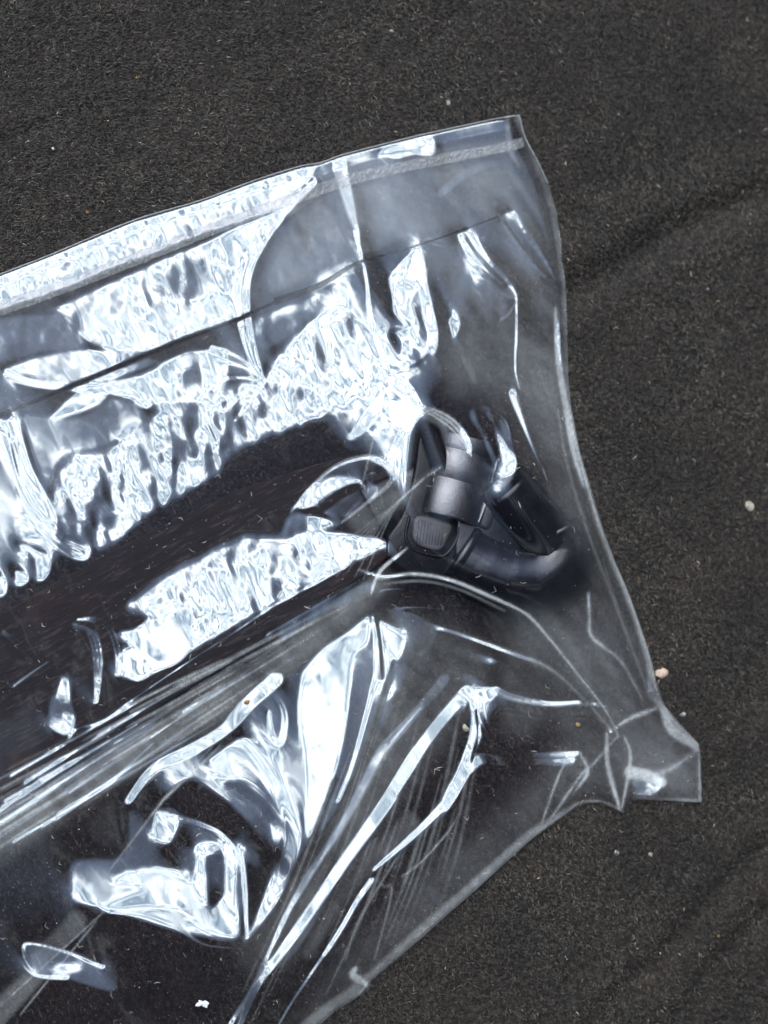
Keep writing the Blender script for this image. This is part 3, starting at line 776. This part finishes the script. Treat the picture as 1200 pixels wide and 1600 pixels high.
def cloth_material():
    m, t, o = mat('dark_rolled_cloth')
    b = N(t, 'ShaderNodeBsdfPrincipled')
    rz_ = -math.atan2(-(1168 - 772), -(640 + 110)) 
    s = noise(t, 900, 5, .7, stretch=(7, 1, 1), rot=(0, 0, math.radians(28.9)), tex=True)
    red = noise(t, 22, 3, .5)
    col = ramp(t, s, [(.3, (.004, .0026, .0032)), (.55, (.013, .0098, .0105)), (.75, (.075, .058, .055))])
    col = MIXC(t, MR(t, red, .52, .75, 0, .6), col, (.045, .011, .004, 1), 'ADD')
    t.links.new(col, b.inputs['Base Color']); b.inputs['Roughness'].default_value = .85
    b.inputs['Sheen Weight'].default_value = .04
    t.links.new(bump(t, s, .0004, .8), b.inputs['Normal'])
    t.links.new(b.outputs[0], o.inputs[0]); return m
M_CLOTH = cloth_material()
def stone_mat(name, c1, c2):
    m, t, o = mat(name)
    b = N(t, 'ShaderNodeBsdfPrincipled')
    t.links.new(ramp(t, noise(t, 700, 5, .7), [(.3, c1), (.7, c2)]), b.inputs['Base Color']); b.inputs['Roughness'].default_value = .6
    t.links.new(bump(t, noise(t, 1200, 4, .6), .0002, .8), b.inputs['Normal'])
    t.links.new(b.outputs[0], o.inputs[0]); return m

# ------------------------------------------------------------------ the felt ground
def crease_h(X, Y):
    """low creases in the felt, X/Y in photograph pixels, height in pixels"""
    h = 3.6 * vnoise(31, 130, .3, 1.0, 3, X, Y)
    for pts, w, dpt in (([(870, 470), (960, 420), (1060, 360), (1220, 290)], 26, 17), ([(1190, 1330), (1110, 1410), (1030, 1500), (930, 1600)], 18, 12),
                        ([(1230, 1400), (1130, 1500), (1040, 1620)], 16, 9), ([(-20, 230), (90, 190), (190, 150)], 10, 3), ([(640, 80), (700, 40), (760, -20)], 14, 3)):
        _, d, _ = polydist(pts, X=X, Y=Y)
        h -= dpt * np.exp(-(d / w) ** 2) - .35 * dpt * np.exp(-((d - 2 * w) / w) ** 2)
    return h
g = 5.0
fxs = np.arange(-160, 1361, g); fys = np.arange(-180, 1781, g)
FX, FY = np.meshgrid(fxs, fys)
fh = crease_h(FX, FY)
fh -= 4.0
V = P(FX.ravel(), FY.ravel(), 0 * FX.ravel())
V[:, 2] = fh.ravel() * S
ny, nx = FX.shape
idx = np.arange(nx * ny).reshape(ny, nx)
F = np.stack([idx[1:, :-1], idx[1:, 1:], idx[:-1, 1:], idx[:-1, :-1]], -1).reshape(-1, 4)
# wide skirt of the same sheet round the dense field
ring = np.concatenate([idx[0, :], idx[1:, -1], idx[-1, -2::-1], idx[-2:0:-1, 0]])
cen = V[:, :2].mean(0)
sk = V[ring].copy(); sk[:, :2] = cen + (sk[:, :2] - cen) * 4.5; sk[:, 2] = -.0012
V2 = np.vstack([V, sk]); base = len(V); nr = len(ring)
F2 = np.stack([ring, np.roll(ring, -1), base + (np.arange(nr) + 1) % nr, base + np.arange(nr)], -1)
ground = mesh_obj('ground', V2, np.vstack([F, F2]), M_FELT)
ground['kind'] = 'structure'; ground['label'] = 'black felted fabric sheet with faint creases under the bag'

def ground_z(px, py):
    return (bilg(px, py)) * S
def bilg(x, y):
    u = np.clip((np.asarray(x, float) + 160) / g, 0, nx - 1.001); v = np.clip((np.asarray(y, float) + 180) / g, 0, ny - 1.001)
    i = u.astype(int); j = v.astype(int); fu = u - i; fv = v - j
    return (fh[j, i] * (1 - fu) + fh[j, i + 1] * fu) * (1 - fv) + (fh[j + 1, i] * (1 - fu) + fh[j + 1, i + 1] * fu) * fv

# felt fibres: too many to count, one object
def ribbons(n, x, y, zb, ang, length, width, lift, bend, tone, name, material):
    """three-station bent ribbons; all in pixel units"""
    ca, sa = np.cos(ang), np.sin(ang)
    V = np.zeros((n, 6, 3)); 
    for k, s in enumerate((-.5, 0, .5)):
        off = bend * (1 - 4 * s * s)
        cx = x + ca * length * s - sa * off; cy = y + sa * length * s + ca * off
        w = width * (1.0 if k == 1 else .45)
        z = zb + lift * (1 - 3.2 * s * s)
        for j, sg in enumerate((-.5, .5)):
            q = P(cx - sa * w * sg, cy + ca * w * sg, 0)
            V[:, k * 2 + j, 0] = q[:, 0]; V[:, k * 2 + j, 1] = q[:, 1]; V[:, k * 2 + j, 2] = (z + sg * w * rng.uniform(-.5, .5, n)) * S
    b = (np.arange(n) * 6)[:, None]
    F = np.concatenate([b + np.array([0, 2, 3, 1]), b + np.array([2, 4, 5, 3])], 0)
    t = np.repeat(tone, 6, axis=0)
    return mesh_obj(name, V.reshape(-1, 3), F, material, attrs={'tone': t})
nf = 340000
x = rng.uniform(-40, 1240, nf); y = rng.uniform(-40, 1640, nf)
u_ = rng.random(nf)
ang_bias = -.5 + 1.6 * np.clip((x * .7 + y * .6) / 700, 0, 1)
ang = np.where(u_ < .55, ang_bias + rng.normal(0, .35, nf), rng.uniform(0, math.pi, nf))
v_ = rng.gamma(.9, .021, nf) * (1 + .45 * vnoise(51, 90, 0, 1, 3, x, y))
v_ = np.clip(v_, .002, .14)
glint = rng.random(nf) < .0015
v_ = np.where(glint, rng.uniform(.12, .4, nf), v_)
hue = rng.normal(0, .06, nf)
tone = np.stack([v_ * (1.26 + hue), v_, v_ * (.74 - hue)], 1)
fib = ribbons(nf, x, y, bilg(x, y) + rng.uniform(-.3, 1.2, nf), ang, rng.uniform(3, 10, nf), rng.uniform(.6, 1.35, nf),
              rng.uniform(.2, 3.6, nf), rng.normal(0, 2.2, nf), tone, 'felt_fibres', M_FIBRE)
tag(fib, 'fine curled fibres and fuzz covering the black felt', 'felt fibres', kind='stuff')

# ------------------------------------------------------------------ the bag
bag = empty('plastic_bag', PV(420, 900, 0))
tag(bag, 'crinkled clear plastic bag with sealed edge lying on the black felt', 'plastic bag')

def trimmed(Gs, Hfun, zoff, name, material, attrs_fun=None):
    xs = np.arange(X0, 1115, Gs); ys = np.arange(165, 1665, Gs)
    XX, YY = np.meshgrid(xs, ys)
    ins = inside(OUTLINE, XX, YY)
    poly = np.array(OUTLINE + [OUTLINE[0]], float)
    _, d, _ = polydist(poly, X=XX, Y=YY)
    near = (~ins) & (d < Gs * 1.0)
    yi, xi = np.nonzero(near)
    for a, b in zip(yi, xi):                                   # snap the rim to the outline
        q = np.array([XX[a, b], YY[a, b]]); best = 1e9
        for s, e in zip(poly[:-1], poly[1:]):
            v = e - s; t = min(1, max(0, (q - s) @ v / (v @ v))); c = s + t * v; dd_ = np.hypot(*(q - c))
            if dd_ < best: best = dd_; bc = c
        XX[a, b], YY[a, b] = bc
    ok = ins | near
    hh = Hfun(XX, YY) + zoff
    V = P(XX.ravel(), YY.ravel(), hh.ravel() * S)
    ny, nx = XX.shape; idx = np.arange(nx * ny).reshape(ny, nx)
    cell = ok[1:, 1:] & ok[1:, :-1] & ok[:-1, 1:] & ok[:-1, :-1]
    F = np.stack([idx[1:, :-1], idx[1:, 1:], idx[:-1, 1:], idx[:-1, :-1]], -1)[cell]
    used = np.zeros(nx * ny, bool); used[F.ravel()] = True
    remap = np.cumsum(used) - 1
    at = {}
    if attrs_fun is not None: at['milk_sheen'] = attrs_fun(XX, YY).ravel()[used]
    return mesh_obj(name, V[used], remap[F], material, bag, attrs=at)
front = trimmed(G, lambda x, y: bil(H, x, y), 0.0, 'front_film', M_FILM, lambda x, y: bil(HZ, x, y))
def backh(x, y):
    return .9 + .7 * vnoise(71, 90, .9, 2.0, 3, x, y) * np.clip(bil(ed, x, y) / 40, 0, 1)
back = trimmed(6.0, lambda x, y: np.minimum(backh(x, y), bil(H, x, y) - .8), 0.0, 'back_film', M_BACK, lambda x, y: .35 * bil(HZ, x, y))

def strip(pts, w, w2, lift, name, material, amp=0.0, rows=6, step=2.0, seed=1, milk_sheen=0.0):
    c = curve(pts, 12); seg = np.hypot(*np.diff(c, axis=0).T); s = np.r_[0, np.cumsum(seg)]
    n = int(s[-1] / step); t = np.linspace(0, s[-1], n)
    q = np.stack([np.interp(t, s, c[:, i]) for i in range(2)], 1)
    tg = np.gradient(q, axis=0); tg /= np.hypot(*tg.T)[:, None]; nn = np.stack([-tg[:, 1], tg[:, 0]], 1)
    r = np.random.default_rng(seed)
    j = r.normal(0, .45, (n, 2))
    V = []; mk = []
    for k in range(rows):
        f = k / (rows - 1) - .5
        ww = np.linspace(w, w2, n)
        pp = q + nn * (f * ww)[:, None] + (j[:, [0]] * nn if k == 0 else (j[:, [1]] * nn if k == rows - 1 else 0)) * (1 if amp else 0)
        hh = bil(H, pp[:, 0], pp[:, 1]) + lift + (amp * r.uniform(-1, 1, n) if 0 < k < rows - 1 else 0)
        V.append(P(pp[:, 0], pp[:, 1], hh * S)); mk.append(np.clip(milk_sheen + r.uniform(-.1, .1, n), 0, 1))
    V = np.concatenate(V); idx = np.arange(len(V)).reshape(rows, n)
    F = np.stack([idx[1:, :-1], idx[1:, 1:], idx[:-1, 1:], idx[:-1, :-1]], -1).reshape(-1, 4)
    return mesh_obj(name, V, F, material, bag, attrs={'milk_sheen': np.concatenate(mk)})
strip(SEAL, 23, 15, .8, 'heat_seal', M_SEAL, amp=.9, rows=9, seed=4)
strip(DARKLINE[1:], 6, 2.5, .6, 'fold_line', M_LINE)
strip([(430, 471), (500, 445), (554, 413), (600, 398)], 12, 4, 1.0, 'fold_line', M_LINE)
rim = np.array(OUTLINE[1:-1], float)
strip([tuple(p) for p in rim[:17] + np.array([0, 1.2])], 1.6, 1.6, .5, 'cut_edge', M_EDGE, rows=2)

# ------------------------------------------------------------------ the hooked handle inside
hd = empty('hooked_handle', PV(720, 830, .001))
tag(hd, 'black plastic hooked handle with collar and dark cloth covered shaft inside the clear bag', 'handle')
def path3(pts, zs, n, vals):
    q, v = resample(pts, vals, n)
    z = np.interp(np.linspace(0, 1, n), np.linspace(0, 1, len(zs)), zs) * S
    return P(q[:, 0], q[:, 1], z), v * S
wv = np.random.default_rng(3).uniform(0, 6.28, 12)
def wob(s, a):
    return 1 + .02 * math.sin(5 * a + 3 * s + wv[0]) + .012 * math.sin(11 * a + 7 * s + wv[1]) + .01 * math.sin(17 * a + 5 * s + wv[2])
pp, rr = path3(SHAFT, [z + 1.5 for z in SHAFT_Z], 120, SHAFT_R)
Vt, Ft = tube(pp, rr, 72, SHAFT_FLAT, wob=wob); mesh_obj('shaft_cover', Vt, Ft, M_CLOTH, hd)

# body plate
def prism(poly, z0, z1, bev, name, material, parent, steps=4, smooth=True):
    pts = curve(list(poly) + [poly[0]], 6)[:-1]; cen = pts.mean(0); n = len(pts)
    ce = P(cen[0], cen[1], z1 * S)
    V = []; F = []
    tg = np.roll(pts, -1, 0) - np.roll(pts, 1, 0); nn = np.stack([tg[:, 1], -tg[:, 0]], 1); nn /= np.hypot(*nn.T)[:, None]
    if ((nn * (pts - cen)).sum(1)).mean() > 0: nn = -nn
    rings = [(0, z0)] + [(bev * (1 - math.cos(a)), z1 - bev * (1 - math.sin(a))) for a in np.linspace(0, math.pi / 2, steps)]
    for ins_, z in rings:
        q = pts + nn * ins_; V += P(q[:, 0], q[:, 1], z * S).tolist()
    for k in range(len(rings) - 1):
        for i in range(n):
            j = (i + 1) % n; F.append([k * n + i, (k + 1) * n + i, (k + 1) * n + j, k * n + j])
    b = (len(rings) - 1) * n; c_ = len(V); V.append(P(cen[0], cen[1], z1 * S).tolist())
    for i in range(n): F.append([b + i, c_, b + (i + 1) % n])
    return mesh_obj(name, V, F, material, parent, smooth=smooth)
body = prism(BODY, 4, 33, 7, 'body', M_BODY, hd)
prism(WEB, 8, 36, 8, 'hook_web', M_HOOK, hd)
tab = prism([(646, 812), (656, 805), (684, 810), (706, 820), (700, 842), (688, 860), (668, 858), (650, 850), (644, 836)], 28, 39, 5, 'button', M_TAB, hd)
for k in range(9):
    x0 = 655 + k * 4.7
    Vt, Ft = tube([PV(x0, 812 + k * 1.2, 39.2 * S), PV(x0 - 4, 848 + k * .6, 39.2 * S)], [.7 * S] * 2, 6)
    mesh_obj('rib', Vt, Ft, M_TAB, tab)
q = curve([(640, 806), (634, 836), (642, 856), (668, 866), (694, 868), (712, 846), (718, 824)], 8)
Vt, Ft = tube(P(q[:, 0], q[:, 1], 33.5 * S), [2.6 * S] * len(q), 10); mesh_obj('button_rim', Vt, Ft, M_BODY, hd)
# neck between shaft and body
pp, rr = path3([(585, 812), (625, 790), (672, 762)], [16, 17, 20], 20, [54, 50, 42])
Vt, Ft = tube(pp, rr, 40, .26); mesh_obj('neck', Vt, Ft, M_BODY, hd)

# collar: hollow, with two ring grooves and a small bevel at each mouth
a = np.array(PV(*COLLAR[0], COLLAR_Z * S)); b = np.array(PV(*COLLAR[1], COLLAR_Z * S))
prof = [(-.0, .84), (0, .93), (.012, .985), (.03, 1.0), (.44, 1.0), (.448, .982), (.462, .982), (.47, 1.0), (.80, 1.0), (.806, .985), (.818, .985), (.825, .995), (.97, .99), (.99, .97), (1.0, .92), (1.0, .84)]
pth = [a + (b - a) * s for s, _ in prof]; rads = [COLLAR_R * S * r_ for _, r_ in prof]
def lathe(axis_a, axis_b, prof, R, n=64, flat=OVAL):
    a = np.array(axis_a); b = np.array(axis_b); t = (b - a) / np.linalg.norm(b - a)
    s = np.cross(t, (0, 0, 1)); s /= np.linalg.norm(s); u = np.cross(s, t); V = []; F = []
    for f, r_ in prof:
        for k in range(n):
            an = 2 * math.pi * k / n; V.append(a + (b - a) * f + (s * math.cos(an) + u * math.sin(an) * flat) * R * r_)
    for i in range(len(prof) - 1):
        for k in range(n):
            k2 = (k + 1) % n; F.append([i * n + k, i * n + k2, (i + 1) * n + k2, (i + 1) * n + k])
    return V, F
def hard(o, deg=35):
    o.data.set_sharp_from_angle(angle=math.radians(deg)); return o
prof_c = [(.12, .80), (0, .84)] + prof[1:-1] + [(1.0, .84), (.9, .80)]
Vt, Ft = lathe(a, b, prof_c, COLLAR_R * S, 72); hard(mesh_obj('collar', Vt, Ft, M_COLLAR, hd))
Vt, Ft = lathe(a, b, [(.1, .0), (.1, .79), (.9, .79), (.9, 0)], COLLAR_R * S, 40); hard(mesh_obj('collar_core', Vt, Ft, M_BODY, hd))
a2, b2 = np.array(PV(*PEG[0], PEG_Z * S)), np.array(PV(*PEG[1], PEG_Z * S))
Vt, Ft = lathe(a2, b2, [(-.22, 0), (-.22, .5), (-.18, .8), (-.08, .96), (.02, 1), (.6, 1), (1, .96), (1, 0)], 16 * S, 40); hard(mesh_obj('peg', Vt, Ft, M_BODY, hd), 50)
# side lug of the collar
prism([(742, 820), (752, 790), (765, 752), (772, 722), (783, 712), (786, 745), (776, 790), (764, 826)], 10, 44, 6, 'collar_lug', M_COLLAR, hd)

# hook: flange, bend, mouth rim, tip arm
pp, rr = path3(BEND, BEND_Z, 70, BEND_R)
Vt, Ft = tube(pp, rr, 56, OVAL); mesh_obj('hook_bend', Vt, Ft, M_HOOK, hd)
d0 = pp[1] - pp[0]; d0 /= np.linalg.norm(d0)
Vt, Ft = lathe(pp[0] - d0 * .0016, pp[0] + d0 * .0022, [(0, 0), (0, .95), (.12, 1.05), (.4, 1.09), (.7, 1.06), (.86, 1.0), (1, .9)], rr[0], 56); mesh_obj('hook_flange', Vt, Ft, M_HOOK, hd)
d1 = pp[-1] - pp[-2]; d1 /= np.linalg.norm(d1)
Vt, Ft = lathe(pp[-1] - d1 * .0012, pp[-1] + d1 * .0016, [(0, .95), (.2, 1.04), (.6, 1.06), (.9, 1.02), (1, .97), (1, .9), (.3, .86)], rr[-1], 56); mesh_obj('mouth_rim', Vt, Ft, M_HOOK, hd)
a = np.array(PV(*ARM[0], ARM_Z[0] * S)); b = np.array(PV(*ARM[1], ARM_Z[1] * S))
L_ = np.linalg.norm(b - a); R_ = ARM_R * S
prof_a = [(-.30, 0.0), (-.30, .45), (-.285, .70), (-.24, .86), (-.17, .95), (-.10, .985), (-.09, .955), (-.07, .955), (-.055, .99), (.0, 1.0), (.5, 1.0), (1.0, .97), (1.0, 0)]
Vt, Ft = lathe(a, b, prof_a, R_, 64); hard(mesh_obj('hook_tip', Vt, Ft, M_HOOK, hd), 50)

# ------------------------------------------------------------------ crumbs and dust
def rock(px, py, z, r, sq, seed, name, material, pts=None):
    """a chipped crumb: jittered, faceted lump"""
    import bmesh
    bm = bmesh.new(); bmesh.ops.create_icosphere(bm, subdivisions=2, radius=1)
    rr_ = random.Random(seed)
    cuts = [Vector((rr_.uniform(-1, 1), rr_.uniform(-1, 1), rr_.uniform(-1, 1))).normalized() for _ in range(9)]
    for v in bm.verts:
        for c in cuts:
            k = v.co.dot(c)
            if k > .68: v.co -= c * (k - .68)
        v.co = Vector((v.co.x * r, v.co.y * r * sq, v.co.z * r * .6)) * S * rr_.uniform(.9, 1.1) * .85
    me = bpy.data.meshes.new(name); bm.to_mesh(me); bm.free(); me.materials.append(material)
    o = bpy.data.objects.new(name, me); o.location = PV(px, py, z * S); o.rotation_euler = (0, 0, rr_.uniform(0, 3)); C.objects.link(o); return o
M_CREAM = stone_mat('cream_crumb', (.16, .14, .10), (.5, .46, .36))
M_PINK = stone_mat('pink_crumb', (.34, .22, .15), (.60, .46, .36))
M_PALE = stone_mat('pale_grit', (.14, .135, .12), (.42, .41, .38))
M_OCHRE = stone_mat('ochre_crumb', (.18, .10, .04), (.36, .22, .10))
M_FLAKE = stone_mat('white_flake', (.6, .6, .62), (.8, .8, .82))
gz = lambda x, y: float(bilg(x, y)) + 0.5
for (px, py, z, r, sq, m_, lb, ct) in [
    (1171, 791, None, 12, .75, M_CREAM, 'cream grey grit grain alone on the felt at the far right', 'grit grain'),
    (1034, 1052, None, 14, .8, M_PINK, 'largest pinkish tan crumb on the felt beside the bag edge', 'crumb'),
    (701, 160, None, 6, .8, M_PALE, 'pale grit grain on the felt above the top edge of the bag', 'grit grain'),
    (612, 49, None, 6, .7, M_CREAM, 'small cream grain near the top edge of the photo', 'grit grain'),
    (1017, 1336, None, 6, .8, M_CREAM, 'yellowish grain on the felt below the bag corner', 'grit grain'),
    (964, 1332, None, 6, .9, M_PALE, 'greyish grain left of the yellowish grain below the bag corner', 'grit grain'),
    (1122, 1462, None, 4.5, .8, M_OCHRE, 'orange grain on the felt near the lower right corner', 'grit grain'),
    (215, 121, None, 4, .8, M_OCHRE, 'tiny orange grain on the felt in the upper left', 'grit grain'),
    (83, 232, None, 4, .6, M_FLAKE, 'tiny white flake on the felt above the left end of the bag', 'flake'),
    (136, 331, None, 4, .8, M_OCHRE, 'tiny yellow grain on the felt just above the bag edge', 'grit grain'),
    (1068, 1116, None, 8, .6, M_PALE, 'glassy grey grain on the felt just above the corner tab', 'grit grain')]:
    o = rock(px, py, gz(px, py) if z is None else z, r, sq, int(px), 'crumb' if ct == 'crumb' else ('flake' if ct == 'flake' else 'grit_grain'), m_)
    tag(o, lb, ct, 'grains and crumbs scattered on the felt')
for (px, py, r, sq, m_, lb) in [
    (727, 1137, 8, .8, M_CREAM, 'cream crumb on the bag beside the branching bright ridge'),
    (386, 1097, 6, .9, M_OCHRE, 'orange crumb on the bag at the lower side of the shaft'),
    (903, 1132, 5, .9, M_OCHRE, 'small orange crumb on the bag near its right corner')]:
    o = rock(px, py, float(bil(H, px, py)) + 1.0 + r * .3, r, sq, int(px), 'crumb', m_); tag(o, lb, 'crumb', 'crumbs lying on the bag')
# the ragged white flake low on the bag
fl = []
for k in range(14):
    a_k = k / 14 * 2 * math.pi; r_k = (11, 9, 12, 7, 4, 8, 12, 9, 6, 9, 6, 4, 8, 9)[k]
    fl.append((316 + r_k * math.cos(a_k), 1568 + .75 * r_k * math.sin(a_k)))
hf = float(bil(H, 316, 1568)) + 1.2
Vt = [PV(x_, y_, (hf + rf.uniform(0, 1.5)) * S) for x_, y_ in fl] + [PV(x_, y_, (hf - 1.0) * S) for x_, y_ in fl] + [PV(316, 1568, (hf + 3) * S)]
Ft = [[k, 28, (k + 1) % 14] for k in range(14)] + [[k, (k + 1) % 14, 14 + (k + 1) % 14, 14 + k] for k in range(14)] + [[14 + k for k in range(14)]]
o = mesh_obj('flake', Vt, Ft, M_FLAKE, smooth=False); tag(o, 'ragged white paper flake on the bag near the bottom edge', 'flake')

def motes(n, x, y, z, size, tone, name, label):
    base = np.array([(1, 0, -.5), (-.6, .8, -.5), (-.5, -.9, -.5), (.1, 0, .9)])
    R = rng.uniform(.6, 1.4, (n, 4, 3)) * base[None]
    a = rng.uniform(0, 6.28, n); ca, sa = np.cos(a)[:, None], np.sin(a)[:, None]
    X_ = R[..., 0] * ca - R[..., 1] * sa * .7; Y_ = R[..., 0] * sa + R[..., 1] * ca * .7
    c = P(x, y, z * S)
    V = np.stack([c[:, [0]] + X_ * size[:, None] * S, c[:, [1]] + Y_ * size[:, None] * S, c[:, [2]] + R[..., 2] * size[:, None] * S * .6], -1)
    b = (np.arange(n) * 4)[:, None]
    F = np.concatenate([b + np.array(q) for q in ((0, 2, 1), (0, 1, 3), (1, 2, 3), (2, 0, 3))], 0)
    o = mesh_obj(name, V.reshape(-1, 3), F, M_DUST, smooth=False, attrs={'tone': np.repeat(tone, 4, axis=0)})
    return tag(o, label, 'dust', kind='stuff')
def cols(n, k=.25):
    v = rng.uniform(.15, .75, n); y_ = rng.random(n) < k
    return np.stack([v, np.where(y_, v * .75, v * .98), np.where(y_, v * .35, v * .95)], 1)
n = 5200
x = rng.uniform(-20, 1090, n); y = rng.uniform(200, 1640, n)
wgt = np.clip(.28 + .5 * vnoise(91, 110, 0, 1, 3, x, y) + .5 * (bil(Hobj + Hsh, x, y) > 0) + .5 * ((y > 1150) & (x < 430)), .05, 1)
k = inside(OUTLINE, x, y) & (rng.random(n) < wgt); x, y = x[k], y[k]
motes(len(x), x, y, bil(H, x, y) + .5, np.clip(rng.lognormal(-.5, .4, len(x)), .3, 1.8), cols(len(x)), 'bag_dust', 'fine pale dust specks sprinkled over the plastic bag')
n = 900
x = rng.uniform(-20, 1220, n); y = rng.uniform(-20, 1620, n)
k = ~inside(OUTLINE, x, y); x, y = x[k], y[k]
motes(len(x), x, y, bilg(x, y) + 2.0, np.clip(rng.lognormal(-.1, .5, len(x)), .4, 3.0), cols(len(x), .3) * .5, 'felt_dust', 'pale grit specks scattered over the black felt')
# lint curls on the bag
n = 330
x = rng.uniform(0, 930, n); y = rng.uniform(620, 1600, n)
k = inside(OUTLINE, x, y) & ((bil(Hobj + Hsh, x, y) > 0) | (rng.random(n) < .35)); x, y = x[k], y[k]; n = len(x)
v_ = rng.uniform(.15, .5, n)
lint = ribbons(n, x, y, bil(H, x, y) + .8, rng.uniform(0, 6.28, n), rng.uniform(4, 12, n), rng.uniform(.6, 1.0, n), rng.uniform(0, .8, n), rng.normal(0, 3, n),
               np.stack([v_, v_ * .9, v_ * .75], 1), 'lint', M_DUST)
tag(lint, 'short curled lint threads stuck to the plastic bag', 'lint', kind='stuff')
